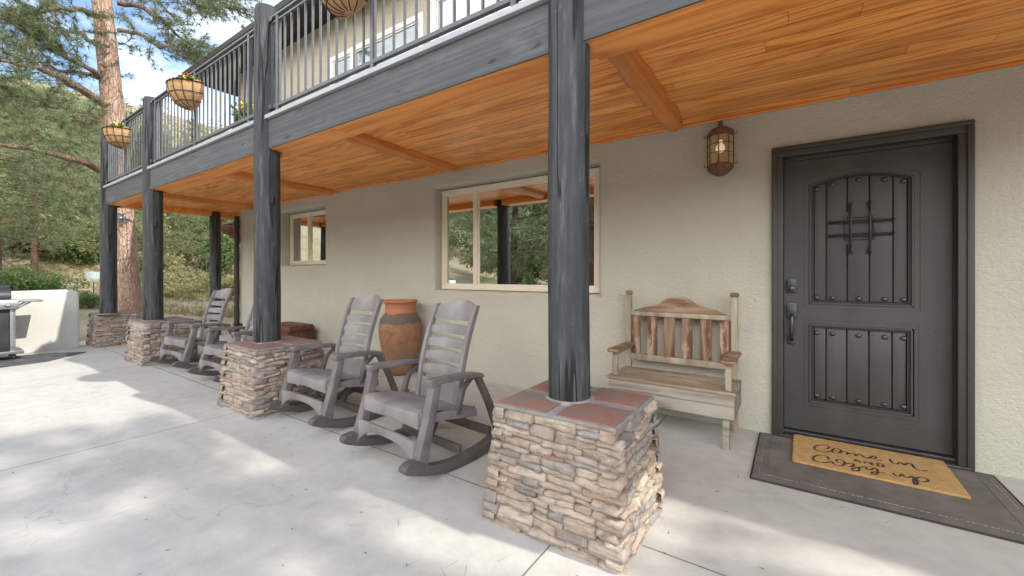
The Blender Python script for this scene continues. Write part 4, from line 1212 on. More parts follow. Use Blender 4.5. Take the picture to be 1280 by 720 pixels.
# ------------------------------------------------------------------ white wall, grill
bm = bmesh.new()
prof = [(-3.2, -.1), (1.655, -.1), (1.645, .86), (1.615, .93), (1.56, .955), (1.2, .95), (.95, .945), (.75, .975), (.3, 1.0), (-.5, 1.0), (-3.2, 1.0)]
prism(bm, prof, 'X', -10.03, -9.785, .03)
tag(link('garden_wall', bm, M['stucco_white'], None), 'low white stucco wall with rounded top behind the grill', 'wall')
gm = bmesh.new()
prism(gm, [(-9.42, 1.18), (-9.05, 1.60), (-8.5, 1.12), (-8.42, .3), (-8.45, -.3), (-9.4, -.3)], 'Z', .002, .010, .002)
tag(link('grill_mat', gm, M['grillmat'], None), 'charcoal grey mat on the concrete under the grill', 'mat')
gr = thing('gas_grill', 'stainless gas grill with side shelf cut off at the left edge', 'grill', (-9.28, .30, .0085))
bm = bmesh.new(); box(bm, -.22, .22, -.55, .58, .13, .70, .008)
link('cabinet', bm, M['steel_dark'], gr, True, 35)
for y in (-.53, .565):
    for x in (.205, -.235):
        bm = bmesh.new(); box(bm, x, x + .03, y - .02, y + .03, .11, .72, .004)
        link('corner_post', bm, M['steel'], gr, True, 35)
bm = bmesh.new(); box(bm, .225, .238, -.5, .0, .16, .66, .004); box(bm, .225, .238, .02, .53, .16, .66, .004)
link('cabinet_door', bm, M['steel_dark'], gr, True, 35)
bm = bmesh.new(); box(bm, -.25, .27, -.6, .67, .08, .125, .008)
link('base_frame', bm, M['steel'], gr, True, 35)
for x, y in ((-.18, -.5), (.2, -.5), (-.18, .58), (.2, .58)):
    bm = bmesh.new(); t = bmesh.new(); lathe(t, [(.01, -.012), (.036, -.012), (.038, 0), (.036, .012), (.01, .012)], 16)
    bmesh.ops.transform(t, matrix=Matrix.Translation((x, y, .038)) @ Matrix.Rotation(R(90), 4, 'X'), verts=t.verts[:]); merge(bm, t)
    box(bm, x - .015, x + .015, y - .02, y + .02, .045, .085, .003)
    link('caster', bm, M['rubber_edge'], gr, True, 35)
bm = bmesh.new(); prism(bm, [(.20, .70), (.29, .715), (.27, .84), (-.22, .84), (-.22, .70)], 'Y', -.58, .62, .006)
pn = link('control_panel', bm, M['steel'], gr, True, 35)
for y in (-.4, -.15, .1, .35, .52):
    bm = bmesh.new(); t = bmesh.new(); lathe(t, [(.03, 0), (.03, .02), (.024, .034), (0, .034)], 16)
    bmesh.ops.transform(t, matrix=Matrix.Translation((.282, y, .778)) @ Matrix.Rotation(R(82), 4, 'Y'), verts=t.verts[:]); merge(bm, t)
    link('knob', bm, M['steel'], pn, True, 40)
bm = bmesh.new(); n = 10
prism(bm, [(.22, .845)] + [(.22 * math.cos(math.pi * k / n) * 1.0, .88 + .16 * math.sin(math.pi * k / n)) for k in range(n + 1)] + [(-.22, .845)], 'Y', -.56, .56, .008)
lid = link('lid', bm, M['steel_dark'], gr, True, 35)
bm = bmesh.new(); tube(bm, [(.215, -.4, .93), (.265, -.4, .94), (.265, .4, .94), (.215, .4, .93)], .012, 10)
link('handle', bm, M['steel'], lid, True, 40)
bm = bmesh.new(); box(bm, -.2, .2, .625, .86, .80, .826, .005); box(bm, -.2, .2, -.9, -.585, .80, .826, .005)
for x in (-.15, .15): bar(bm, (x, .625, .72), (x, .74, .798), .02, .02, .002)
link('side_shelf', bm, M['steel'], gr, True, 35)

# ------------------------------------------------------------------ hanging baskets
def leaf_cloud(name, n, cen, rad, size, mat, parent, seed, squash=1.):
    r = np.random.default_rng(seed)
    d = r.normal(size=(n, 3)); d /= np.linalg.norm(d, axis=1)[:, None]
    c = np.array(cen) + d * (r.random((n, 1)) ** .5) * np.array(rad)
    a = r.normal(size=(n, 3)); a /= np.linalg.norm(a, axis=1)[:, None]
    b = np.cross(a, r.normal(size=(n, 3))); b /= np.linalg.norm(b, axis=1)[:, None]
    s = size * (.6 + .8 * r.random((n, 1)))
    V = np.stack([c - a * s, c + b * s * .45, c + a * s, c - b * s * .45], 1).reshape(-1, 3)
    F = np.arange(n * 4).reshape(-1, 4)
    return np_mesh(name, V, F, mat, parent)
def basket(label, flower):
    o = thing('hanging_basket', label, 'hanging basket', (0, 0, 0), 0, 'coco lined flower baskets on the balcony railing')
    # half-round trough: flat against the rail (+y), bulging to -y
    bm = bmesh.new(); t = bmesh.new(); nr, na = 8, 18; G_ = []
    rr = random.Random(3)
    for j in range(nr + 1):
        f = j / nr; r = .05 + .20 * math.sin(f * math.pi / 2) ** .75; z = -.235 + .235 * f ** 1.7
        row = []
        for k in range(na + 1):
            a = math.pi + math.pi * k / na
            w = 1 + .02 * math.sin(k * 2.3 + j)
            top = .02 * rr.uniform(-1, 1.5) if j == nr else 0
            row.append(t.verts.new((r * math.cos(a) * w, 1.0 * r * math.sin(a) * w - .0, z + top)))
        G_.append(row)
    for a, b in zip(G_, G_[1:]):
        for k in range(na): t.faces.new((a[k], a[k + 1], b[k + 1], b[k]))
        t.faces.new((a[na], a[0], b[0], b[na]))
    t.faces.new(G_[0]); merge(bm, t)
    link('liner', bm, M['coco'], o, True, 50)
    bm = bmesh.new()
    for f in (.35, .68, 1.0):
        r = .052 + .202 * math.sin(f * math.pi / 2) ** .75 + .004; z = -.235 + .235 * f ** 1.7
        tube(bm, [(r * math.cos(math.pi + math.pi * k / 16), .99 * r * math.sin(math.pi + math.pi * k / 16), z) for k in range(17)] , .004 if f < 1 else .006, 6)
        tube(bm, [(-r, 0, z), (r, 0, z)], .004, 6)
    for k in range(1, 8):
        a = math.pi + math.pi * k / 8
        tube(bm, [((.056 + .202 * math.sin(f * math.pi / 2) ** .75) * math.cos(a), .99 * (.056 + .202 * math.sin(f * math.pi / 2) ** .75) * math.sin(a), -.235 + .235 * f ** 1.7) for f in (0, .1, .2, .4, .6, .8, 1)], .0035, 6)
    for x in (-.12, .12): tube(bm, [(x, .0, 0), (x, .03, .10), (x, .03, .35), (x, .07, .36), (x, .09, .34)], .005, 6)
    link('wire_frame', bm, M['wire'], o, True, 50)
    bm = bmesh.new(); t = bmesh.new()
    vs = [t.verts.new((.235 * math.cos(math.pi + math.pi * k / 12), .188 * math.sin(math.pi + math.pi * k / 12), -.03)) for k in range(13)]; t.faces.new(vs); merge(bm, t)
    link('soil', bm, M['soil'], o)
    leaf_cloud('moss_fringe', 420, (0, -.10, .0), (.25, .16, .025), .02, M['soil'], o, 4)
    leaf_cloud('foliage', 260, (0, -.09, .04), (.2, .09, .07), .022, M['leaf'], o, 5)
    leaf_cloud('flowers', 80, (-.02, -.09, .075), (.18, .08, .07), .018, M[flower], o, 6)
    return o
GB = 'coco lined flower baskets on the balcony railing'
b1 = basket('coco basket of orange flowers hanging on the railing nearest the second post', 'fl_orange')
b1.location = (-5.68, 1.885, 3.33)
b2 = dup(b1, (-2.72, 1.885, 3.37), 0, 'coco basket seen only by its bottom at the top edge of the picture', GB)
b3 = basket('coco basket of yellow flowers hanging on the railing in front of the pine trunk', 'fl_yellow')
b3.location = (-8.28, 1.885, 3.33)
pl = thing('potted_plant', 'yellow flowering plant in a pot on the balcony behind the railing', 'potted plant', (-5.35, 2.28, 2.656))
bm = bmesh.new(); lathe(bm, [(.0, 0), (.10, 0), (.14, .26), (.15, .27), (.15, .29), (.13, .29), (.0, .25)], 20)
link('pot', bm, M['urn'], pl, True, 40)
leaf_cloud('foliage', 420, (0, 0, .42), (.15, .15, .16), .03, M['leaf'], pl, 8)
leaf_cloud('flowers', 120, (0, 0, .52), (.14, .14, .09), .022, M['fl_yellow'], pl, 9)

# ------------------------------------------------------------------ ground, patio, hills
bm = bmesh.new(); box(bm, -9.80, 8.5, -11.5, 3.699, -.12, 0.0)
box(bm, -10.6, -9.801, 1.4, 3.69, -.12, -.002)
pt = link('patio', bm, M['concrete']); pt['kind'] = 'structure'

def height(x, y):
    """hillside: flat round the house, rising to the left and beyond, far slopes behind the camera"""
    dx = np.maximum(-10.5 - x, 0.); h = -.04 + .055 * dx + .29 * np.maximum(dx - 9., 0.) * (1 - np.exp(-np.maximum(dx - 9., 0) / 7.))
    dy = np.maximum(-11.4 - y, 0.); h2 = -.012 * dy + .30 * np.maximum(dy - 38., 0.) * (1 - np.exp(-np.maximum(dy - 38., 0) / 25.))
    dxr = np.maximum(x - 12., 0.); h3 = .22 * np.maximum(dxr - 20., 0)
    yb = np.maximum(y - 14., 0.); h4 = .16 * np.maximum(yb - 10., 0)
    out = np.maximum(np.maximum(h, h2), np.maximum(h3, h4) - .04)
    flat = (dx <= 0) & (dy <= 0) & (dxr <= 0) & (yb <= 0)
    bumps = (np.sin(x * .31 + 1.3 * np.sin(y * .17)) * np.cos(y * .27 + .6) + .5 * np.sin(x * .83 + y * .61)) * .14
    amp = np.clip((np.maximum(np.maximum(dx, dy), np.maximum(dxr, yb))) / 8., 0, 1) * (1 + np.maximum(dx, dy) * .03)
    out = out + bumps * amp
    return np.where(flat, -.06, out)
xs = np.concatenate([np.linspace(-190, -40, 60), np.linspace(-38, 14, 80), np.linspace(18, 160, 40)])
ys = np.concatenate([np.linspace(-220, -40, 60), np.linspace(-37, 40, 90), np.linspace(45, 160, 30)])
X, Y = np.meshgrid(xs, ys, indexing='ij')
Z = height(X, Y)
V = np.stack([X, Y, Z], -1).reshape(-1, 3); ny = len(ys); ii, jj = np.meshgrid(np.arange(len(xs) - 1), np.arange(ny - 1), indexing='ij')
a = (ii * ny + jj).ravel(); F = np.stack([a, a + ny, a + ny + 1, a + 1], 1)
g = np_mesh('ground', V, F, M['ground'], None, smooth=True); g['kind'] = 'structure'

# ------------------------------------------------------------------ vegetation
def needles(cen, dirs, rng, per, length, width, spread):
    """tufts: per needles in a brush round dirs from cen"""
    n = len(cen)
    c = np.repeat(cen, per, 0); d0 = np.repeat(dirs, per, 0)
    d = d0 * (1 - spread * .55) + rng.normal(size=(n * per, 3)) * spread
    d /= np.linalg.norm(d, axis=1)[:, None] + 1e-9
    s = np.cross(d, rng.normal(size=(n * per, 3))); s /= np.linalg.norm(s, axis=1)[:, None] + 1e-9
    L = length * (.6 + .6 * rng.random((n * per, 1)))
    V = np.stack([c - s * width, c + s * width, c + d * L], 1).reshape(-1, 3)
    return V
def leaves(cen, rng, size):
    n = len(cen)
    a = rng.normal(size=(n, 3)); a /= np.linalg.norm(a, axis=1)[:, None]
    b = np.cross(a, rng.normal(size=(n, 3))); b /= np.linalg.norm(b, axis=1)[:, None]
    s = size * (.6 + .8 * rng.random((n, 1)))
    return np.stack([cen - a * s, cen + b * s * .8, cen + a * s * .9], 1).reshape(-1, 3)

def branch_tufts(P, rng, out_c, out_d, n_side, side_len, tuft_step, droop=-.05, depth_jit=1., start=.25):
    """side twigs with tufts along a limb polyline P"""
    P = np.array(P, float); seg = np.linalg.norm(np.diff(P, axis=0), axis=1); cum = np.concatenate([[0], np.cumsum(seg)]); L = cum[-1]
    twigs = []
    for k in range(n_side):
        f = start + (1 - start) * rng.random() ** .8
        s = f * L; i = min(np.searchsorted(cum, s) - 1, len(seg) - 1); i = max(i, 0)
        p = P[i] + (P[i + 1] - P[i]) * ((s - cum[i]) / seg[i]); t = (P[i + 1] - P[i]) / seg[i]
        d = t * rng.uniform(.25, .9) + rng.normal(size=3) * np.array([depth_jit, depth_jit, .55]) * .75; d[2] += droop; d /= np.linalg.norm(d)
        l = side_len * rng.uniform(.4, 1.15) * (1.1 - .5 * f)
        m = max(2, int(l / tuft_step)); pts = [p]
        for j in range(1, m + 1):
            dd = d + np.array([0, 0, .25 * j / m]) + rng.normal(size=3) * .12
            pts.append(pts[-1] + dd / np.linalg.norm(dd) * (l / m))
            if j > m * .30: out_c.append(pts[-1]); out_d.append(dd / np.linalg.norm(dd))
        twigs.append(np.array(pts))
    out_c.append(P[-1]); out_d.append((P[-1] - P[-2]) / np.linalg.norm(P[-1] - P[-2]))
    return twigs

def px_at(px, py, X_):
    d = Fv + Rv * ((px - 640) / 518) + Vector((0, 0, (343 - py) / 518)); t = X_ / d.x
    return (d.x * t, d.y * t, d.z * t + H)

# big ponderosa beyond the end of the balcony
def big_pine():
    o = thing('pine_tree', 'big orange-barked ponderosa pine rising past the end of the balcony', 'pine tree', (0, 0, 0))
    rng = np.random.default_rng(21)
    BX = -11.25
    def tr(z): return (BX - .03 * z, 2.62 - .055 * z + .03 * math.sin(z * .5), z)
    bm = bmesh.new(); t = bmesh.new(); n = 30; m = 70; rings = []
    for i in range(m + 1):
        z = -.15 + 14.0 * i / m; c = tr(z); r = .222 * (1 - .045 * z) + .06 * math.exp(-max(z, 0) * 2.5)
        if z > 8: r *= max(.25, 1 - (z - 8) / 8)
        rings.append([t.verts.new((c[0] + r * (1 + .05 * mnoise.noise(Vector((math.cos(a) * 2.2, math.sin(a) * 2.2, z * 1.6))) + .04 * mnoise.noise(Vector((math.cos(a) * 6, math.sin(a) * 6, z * 2.5)))) * math.cos(a),
                                   c[1] + r * (1 + .05 * mnoise.noise(Vector((math.cos(a) * 2.2, math.sin(a) * 2.2, z * 1.6 + 4))) + .04 * mnoise.noise(Vector((math.cos(a) * 6, math.sin(a) * 6, z * 2.5)))) * math.sin(a), z)) for a in [k * 2 * math.pi / n for k in range(n)]])
    for r0, r1 in zip(rings, rings[1:]):
        for k in range(n): t.faces.new((r0[k], r0[(k + 1) % n], r1[(k + 1) % n], r1[k]))
    merge(bm, t)
    # knots where limbs were cut
    for px, py in ((134, 55), (131, 80), (134, 128)):
        q = Vector(px_at(px, py, BX + .2)); tube(bm, [q - Vector((.06, 0, 0)), q + Vector((.0, 0, 0)), q + Vector((.02, 0, 0))], [.06, .05, .03], 10)
    link('trunk', bm, M['bark'], o, True, 70)
    C = []; D = []; tw = []
    lm = bmesh.new()
    X0 = BX
    limbs = [  # (pixel path, X offset at the tip, base radius, twigs, side length)
        ([(128, 128), (100, 110), (65, 92), (30, 82), (-25, 70)], 1.6, .085, 14, .9),
        ([(124, 212), (95, 200), (55, 190), (0, 181), (-60, 172)], 1.2, .07, 4, .6),
        ([(124, 95), (104, 82), (82, 72), (62, 58), (30, 50)], .8, .05, 26, .9),
        ([(122, 97), (100, 91), (72, 88), (50, 78), (20, 62)], -.6, .045, 22, .9),
        ([(122, 20), (95, 10), (60, 12), (20, 20), (-30, 25)], .9, .05, 34, 1.0),
        ([(122, 55), (90, 40), (55, 30), (15, 28)], -1.0, .045, 30, 1.0),
        ([(125, 148), (100, 140), (70, 135), (30, 120), (-15, 118)], -.9, .045, 34, 1.0),
        ([(124, 152), (95, 150), (60, 148), (30, 155)], .9, .035, 24, .8),
        ([(147, 3), (180, 10), (214, 36), (238, 55), (258, 80)], .5, .055, 40, .8),
        ([(148, 38), (170, 40), (194, 55), (218, 62), (244, 70)], .9, .045, 30, .75),
        ([(150, 55), (163, 60)], .2, .02, 4, .35),
        ([(140, -30), (190, -32), (240, -15), (290, 10)], 1.0, .05, 60, 1.1),
        ([(140, -20), (180, -25), (225, -10), (262, 20)], -.8, .045, 26, .9),
        ([(120, -25), (80, -40), (30, -30), (-20, -10)], 1.0, .05, 36, 1.1),
        ([(140, -60), (200, -80), (270, -60), (330, -30)], .3, .05, 34, 1.1),
        ([(118, -60), (70, -85), (10, -70)], -.5, .05, 34, 1.1),
    ]
    for path, xo, r0, ns, sl in limbs:
        P = [px_at(px, py, X0 + (.0 if i == 0 else .12) + xo * i / (len(path) - 1)) for i, (px, py) in enumerate(path)]
        P = [np.array(q) for q in P]
        # crooked: subdivide with jitter
        Q = [P[0]]
        for a_, b_ in zip(P, P[1:]):
            for k in (1, 2, 3): Q.append(a_ + (b_ - a_) * k / 3 + (rng.normal(size=3) * .03 if k < 3 else 0))
        tube(lm, [tuple(q) for q in Q], [max(.008, r0 * (1 - .85 * i / (len(Q) - 1))) for i in range(len(Q))], 9)
        tw += branch_tufts(Q, rng, C, D, ns, sl, .10, start=.35 if ns < 20 else .2)
    # upper crown out of the picture, for its shade
    for k in range(26):
        z = 7.5 + 6.3 * (k / 25); a = k * 2.4; c = np.array(tr(z)); l = 2.9 * (1 - .55 * k / 25)
        e = c + np.array([math.cos(a) * l, math.sin(a) * l, .2]); Q = [c, (c + e) / 2 + np.array([0, 0, .12]), e]
        tube(lm, [tuple(q) for q in Q], [.05, .03, .01], 6)
        tw += branch_tufts(Q, rng, C, D, 16, .9, .14)
    for w_ in tw: tube(lm, [tuple(q) for q in w_[::max(1, len(w_) // 4)]], .006, 4, cap=False)
    link('limbs', lm, M['bark_dark'] if False else M['limb'], o, True, 70)
    C = np.array(C); D = np.array(D)
    C = np.concatenate([C, C + rng.normal(size=C.shape) * .06]); D = np.concatenate([D, D])
    Vn = needles(C, D, rng, 17, .15, .0042, .62)
    np_mesh('crown', Vn, np.arange(len(Vn)).reshape(-1, 3), M['needle'], o)
    # pewter ornament hung on the bark
    return o
M['limb'] = bark('limb_bark', (.17, .10, .075), (.27, .18, .135), (.36, .27, .22))
big_pine()
pq = thing('trunk_ornament', 'small pewter plaque with a bird hung on the pine trunk', 'ornament', px_at(151, 272, -11.02), R(18))
bm = bmesh.new(); prism(bm, [(-.075, -.075), (.06, -.075), (.075, -.06), (.075, .075), (-.075, .075)], 'X', -.008, .008, .004, mat=Matrix.Rotation(R(-15), 4, 'X'))
link('plate', bm, M['plaque'], pq, True, 30)
bm = bmesh.new(); ball(bm, (.02, .01, -.01), .045, (.5, 1.1, .7), 12, 8); ball(bm, (.03, .05, .03), .022, (.7, 1, 1), 10, 6); prism(bm, [(-.01, -.02), (.03, -.03), (.09, -.11), (.05, -.115)], 'X', .008, .018, .002)
link('bird', bm, M['steel'], pq, True, 50)

def pine_variant(seed, h, r, base, per=9, tuft=.30, width=.016, nb=46, ns=11, sl=.85, dark=False):
    """tapered trunk + whorled limbs; returns (bark mesh, needle verts)"""
    rng = np.random.default_rng(seed)
    bm = bmesh.new(); C = []; D = []
    lean = rng.normal(size=2) * .02
    tr = lambda z: np.array([lean[0] * z + .05 * math.sin(z * .7 + seed), lean[1] * z, z])
    zs = np.linspace(-.3, h, 14)
    tube(bm, [tuple(tr(z)) for z in zs], [max(.02, .022 * h * (1 - z / h * .92)) for z in zs], 10)
    for k in range(nb):
        f = (k + rng.random()) / nb; z = base + (h - base) * f; a = k * 2.39996 + rng.normal() * .3
        l = r * (1 - f) ** .75 * rng.uniform(.55, 1.15) + .15
        c = tr(z); e = c + np.array([math.cos(a) * l, math.sin(a) * l, l * rng.uniform(-.15, .25)])
        mid = (c + e) / 2 + np.array([0, 0, -.06 * l]) + rng.normal(size=3) * .04 * l
        Q = [c, mid, e]
        tube(bm, [tuple(q) for q in Q], [.012 + .013 * l, .008 + .008 * l, .006], 5, cap=False)
        branch_tufts(Q, rng, C, D, max(3, int(ns * (.4 + l / r))), sl * (.4 + .6 * l / r), tuft * .62, start=.3)
    C = np.array(C); D = np.array(D)
    return bm, needles(C, D, rng, per, tuft, width, .6)

def add_tree(name, label, bark_me, crown_me, loc, rz, sc, cat, group):
    o = thing(name, label, cat, loc, rz, group); o.scale = (sc, sc, sc)
    for nm, me in (('trunk', bark_me), ('crown', crown_me)):
        c = bpy.data.objects.new(nm, me); COL.objects.link(c); c.parent = o
    return o
def mesh_of(o):
    me = o.data; bpy.data.objects.remove(o); return me
variants = []
for sd, h, r, base in ((1, 8., 2.3, 1.4), (2, 7., 2.0, .9), (3, 9.5, 2.3, 2.6)):
    bm, Vn = pine_variant(sd, h, r, base)
    b_ = mesh_of(link('trunk', bm, M['bark_dark'], None, True, 60)); c_ = mesh_of(np_mesh('crown', Vn, np.arange(len(Vn)).reshape(-1, 3), M['needle_far']))
    variants.append((b_, c_, Vn))
def zat(x, y): return float(height(np.array([float(x)]), np.array([float(y)]))[0])
def at_px(px, dist):
    d = Fv + Rv * ((px - 640) / 518); return d.x * dist, d.y * dist
GP = 'pines growing on the slope beyond the patio'
for px, dist, v, sc, lab in (
    (-6, 12.5, 2, .66, 'red-barked pine at the left edge of the picture behind the white wall'),
    (45, 15.0, 0, .62, 'slim dark-trunked pine standing just behind the white wall'),
    (88, 19.0, 1, .85, 'bushy green pine on the slope left of the farthest post'),
    (30, 22.0, 0, .75, 'tall full pine on the slope behind the slim dark-trunked one'),
    (112, 27.0, 2, .62, 'tall bare-stemmed pine high on the slope above the glass birdbath'),
    (165, 24.0, 1, .8, 'pine on the slope seen between the two farthest posts'),
    (222, 22.0, 0, .62, 'green pine on the slope right of the third post, under the balcony'),
    (240, 31.0, 2, .7, 'pine high on the slope showing through the balcony railing'),
    (205, 33.0, 1, .65, 'rounded pine on the slope showing through the railing by the third post'),
    (283, 21.0, 1, .55, 'young pine seen between the black post and the downspout'),
    (70, 34.0, 0, .7, 'large pale green pine highest on the slope at the left'),
    (275, 36.0, 0, .75, 'pine showing through the railing beside the second post')):
    x, y = at_px(px, dist)
    add_tree('pine_tree', lab, variants[v][0], variants[v][1], (x, y, zat(x, y) - .05), px * .37, sc, 'pine tree', GP)
# the tree whose crown shades the patio (out of frame to the right)
def shade_pine():
    bm, Vn = pine_variant(31, 12.5, 2.9, 4.6, per=14, tuft=.26, width=.013, nb=36, ns=12, sl=.85)
    b_ = mesh_of(link('trunk', bm, M['bark'], None, True, 60)); c_ = mesh_of(np_mesh('crown', Vn, np.arange(len(Vn)).reshape(-1, 3), M['needle']))
    return b_, c_
sb, sc_ = shade_pine()
hb, hv = pine_variant(47, 12.9, 1.35, 9.9, per=14, tuft=.26, width=.013, nb=19, ns=9, sl=.75)
hb = mesh_of(link('trunk', hb, M['bark'], None, True, 60)); hc = mesh_of(np_mesh('crown', hv, np.arange(len(hv)).reshape(-1, 3), M['needle']))
add_tree('pine_tree', 'lanky high-crowned pine past the near end of the house', hb, hc, (10.9, 2.75, -.05), .7, 1., 'pine tree', 'pines in the yard out of frame')
SHADE = [((10.4, 1.8), 0., 1.0, 'tall pine standing past the near end of the house, shading the patio'),
         ((12.6, .9), 1.9, 1.0, 'tall pine standing in the yard, shading the open concrete'),
         ((14.6, 1.15), 4.1, 1.12, 'tall pine standing farther out in the yard')]
for (x, y), rz, s_, lab in SHADE:
    add_tree('pine_tree', lab, sb, sc_, (x, y, -.05), rz, s_, 'pine tree', 'pines in the yard out of frame')

# shrubs
def shrub_mesh(seed, n, size):
    rng = np.random.default_rng(seed); blobs = rng.normal(size=(16, 3)) * np.array([.42, .42, .22]) + np.array([0, 0, .55])
    k = rng.integers(0, 16, n); d = rng.normal(size=(n, 3)); d /= np.linalg.norm(d, axis=1)[:, None]
    c = blobs[k] + d * (rng.random((n, 1)) ** .4) * np.array([.34, .34, .30]); c[:, 2] = np.abs(c[:, 2])
    return leaves(c, rng, size)
def stem_bm(seed):
    r = random.Random(seed); bm = bmesh.new()
    for k in range(7):
        a = r.uniform(0, 6.3); tube(bm, [(0, 0, -.1), (.15 * math.cos(a), .15 * math.sin(a), .3), (.4 * math.cos(a), .4 * math.sin(a), .75)], [.025, .018, .008], 5)
    return bm
shr = []
for sd, mt in ((1, 'shrub'), (2, 'shrub_green'), (3, 'shrub')):
    Vs = shrub_mesh(sd, 2600, .055)
    shr.append((mesh_of(link('stems', stem_bm(sd), M['bark_dark'], None, True, 60)), mesh_of(np_mesh('foliage', Vs, np.arange(len(Vs)).reshape(-1, 3), M[mt])), Vs))
GS = 'shrubs on the slope beyond the patio'
for px, dist, v, sc, lab in (
    (18, 11.6, 1, 1.0, 'bright green shrub peeping over the white wall at the left'),
    (60, 12.6, 1, .8, 'green shrub over the white wall beside the slim pine'),
    (112, 11.0, 1, .45, 'small green weed bush at the right end of the white wall'),
    (215, 14.5, 2, .9, 'yellow-green scrub bush right of the third post'),
    (245, 17.0, 0, 1.3, 'wide olive scrub bush on the slope left of the black post'),
    (222, 20.0, 2, 1.5, 'large yellowing scrub bush midway up the slope under the balcony'),
    (285, 15.0, 0, 1.0, 'olive scrub bush between the black post and the downspout'),
    (100, 17.5, 2, 1.2, 'yellow scrub bush on the slope above the birdbath'),
    (170, 15.5, 1, .9, 'green bush between the pine trunk and the third post')):
    x, y = at_px(px, dist)
    o = thing('shrub', lab, 'shrub', (x, y, zat(x, y) - .03), px * .7, GS); o.scale = (sc, sc, sc * .9)
    for nm, me in (('stems', shr[v][0]), ('foliage', shr[v][1])):
        c = bpy.data.objects.new(nm, me); COL.objects.link(c); c.parent = o

# woods covering the slopes (one mass each)
def woods(name, pos, rng, vs_scale, kinds, far):
    allV = []; mi = []
    for x, y in pos:
        k = rng.integers(0, len(kinds)); V0 = kinds[k][0]; s = vs_scale(rng) * kinds[k][1]
        tri = V0.reshape(-1, 9)
        keep = rng.random(len(tri)) < far(x, y) * kinds[k][2]
        tr_ = tri[keep].reshape(-1, 3)
        grow = 1. / max(.35, math.sqrt(far(x, y)))
        a = rng.uniform(0, 6.28); ca, sa = math.cos(a), math.sin(a)
        T = tr_.reshape(-1, 3, 3); cen = T.mean(1, keepdims=True); T = cen + (T - cen) * np.array([grow]) ; tr_ = T.reshape(-1, 3)
        q = np.stack([tr_[:, 0] * ca - tr_[:, 1] * sa, tr_[:, 0] * sa + tr_[:, 1] * ca, tr_[:, 2]], 1) * s
        allV.append(q + np.array([x, y, zat(x, y) - .1])); mi.append(np.full(len(q) // 3, kinds[k][3]))
    Vn = np.concatenate(allV)
    o = np_mesh(name, Vn, np.arange(len(Vn)).reshape(-1, 3), [M['needle_far'], M['shrub'], M['shrub_green']], None, np.concatenate(mi)); o['kind'] = 'stuff'
    return o
rng = np.random.default_rng(5)
pos = []
while len(pos) < 330:
    d = rng.uniform(17, 75); a = rng.uniform(-60, 380)
    x, y = at_px(a, d)
    if y < -8: continue
    pos.append((x, y))
kinds = [(variants[0][2], .8, .30, 0), (variants[1][2], .8, .30, 0), (shr[0][2], 2.0, .9, 1), (shr[1][2], 1.7, .9, 2), (shr[2][2], 2.0, .9, 1)]
woods('hillside_woods', pos, rng, lambda r: r.uniform(.5, 1.1), kinds, lambda x, y: min(1., 18. / math.hypot(x, y)))['label'] = 'scrub and pines covering the hillside beyond the patio'
pos = []
while len(pos) < 620:
    x = rng.uniform(-120, 45); y = -rng.uniform(17, 130)
    if rng.random() > (38 / -y + .25): continue
    if y > -20 and x > 2: continue
    pos.append((x, y))
kinds2 = [(variants[0][2], 1.2, .45, 0), (variants[1][2], 1.2, .45, 0), (variants[2][2], 1.2, .45, 0), (shr[1][2], 2.5, .9, 2), (shr[1][2], 1.8, .9, 2), (shr[0][2], 2.2, .9, 1)]
woods('valley_woods', pos, rng, lambda r: r.uniform(.7, 1.2), kinds2, lambda x, y: min(1., 18. / abs(y)))['label'] = 'pine woods across the valley mirrored in the window panes'
# nearer trees whose reflection fills the picture window
for x, y, rz, sc, lab in ((-9.0, -13.0, 1., 2.0, 'tall dense pine mirrored in the upstairs window'), (-14.2, -13.4, 2.2, 1.8, 'tall pine mirrored at the left of the upstairs window'), (-5.2, -15., 3.9, 2.1, 'tall dense pine in the yard mirrored behind the post')):
    add_tree('pine_tree', lab, variants[1][0], variants[1][1], (x, y, zat(x, y) - .05), rz, sc, 'pine tree', 'pines across the yard, seen in the window')
for x, y, v, sc, lab in ((-5.6, -13.5, 1, 1.25, 'broad pine mirrored in the middle of the picture window'), (-12.5, -15., 0, 1.1, 'pine mirrored at the left of the picture window'), (-1.0, -14., 1, 1.1, 'pine mirrored at the right edge of the picture window')):
    add_tree('pine_tree', lab, variants[v][0], variants[v][1], (x, y, zat(x, y) - .05), x, sc, 'pine tree', 'pines across the yard, seen in the window')

# dry grass tufts
n = 26000
d = rng.uniform(11.0, 34, n); a = rng.uniform(-10, 330, n)
dirx = Fv.x + Rv.x * (a - 640) / 518; diry = Fv.y + Rv.y * (a - 640) / 518
gx_, gy_ = dirx * d, diry * d
ok = gx_ < -10.75; gx_, gy_ = gx_[ok], gy_[ok]
gz_ = height(gx_, gy_)
C = np.stack([gx_, gy_, gz_ - .01], 1)
patch = (np.sin(gx_ * .9) * np.cos(gy_ * 1.1) + rng.normal(size=len(gx_)) * .5) > -.1
C = C[patch]
Vn = needles(C, np.tile([0, 0, 1.], (len(C), 1)), rng, 4, .16, .010, .35)
o = np_mesh('dry_grass', Vn, np.arange(len(Vn)).reshape(-1, 3), M['grass']); o['kind'] = 'stuff'; o['label'] = 'dry golden grass on the slope beyond the patio'
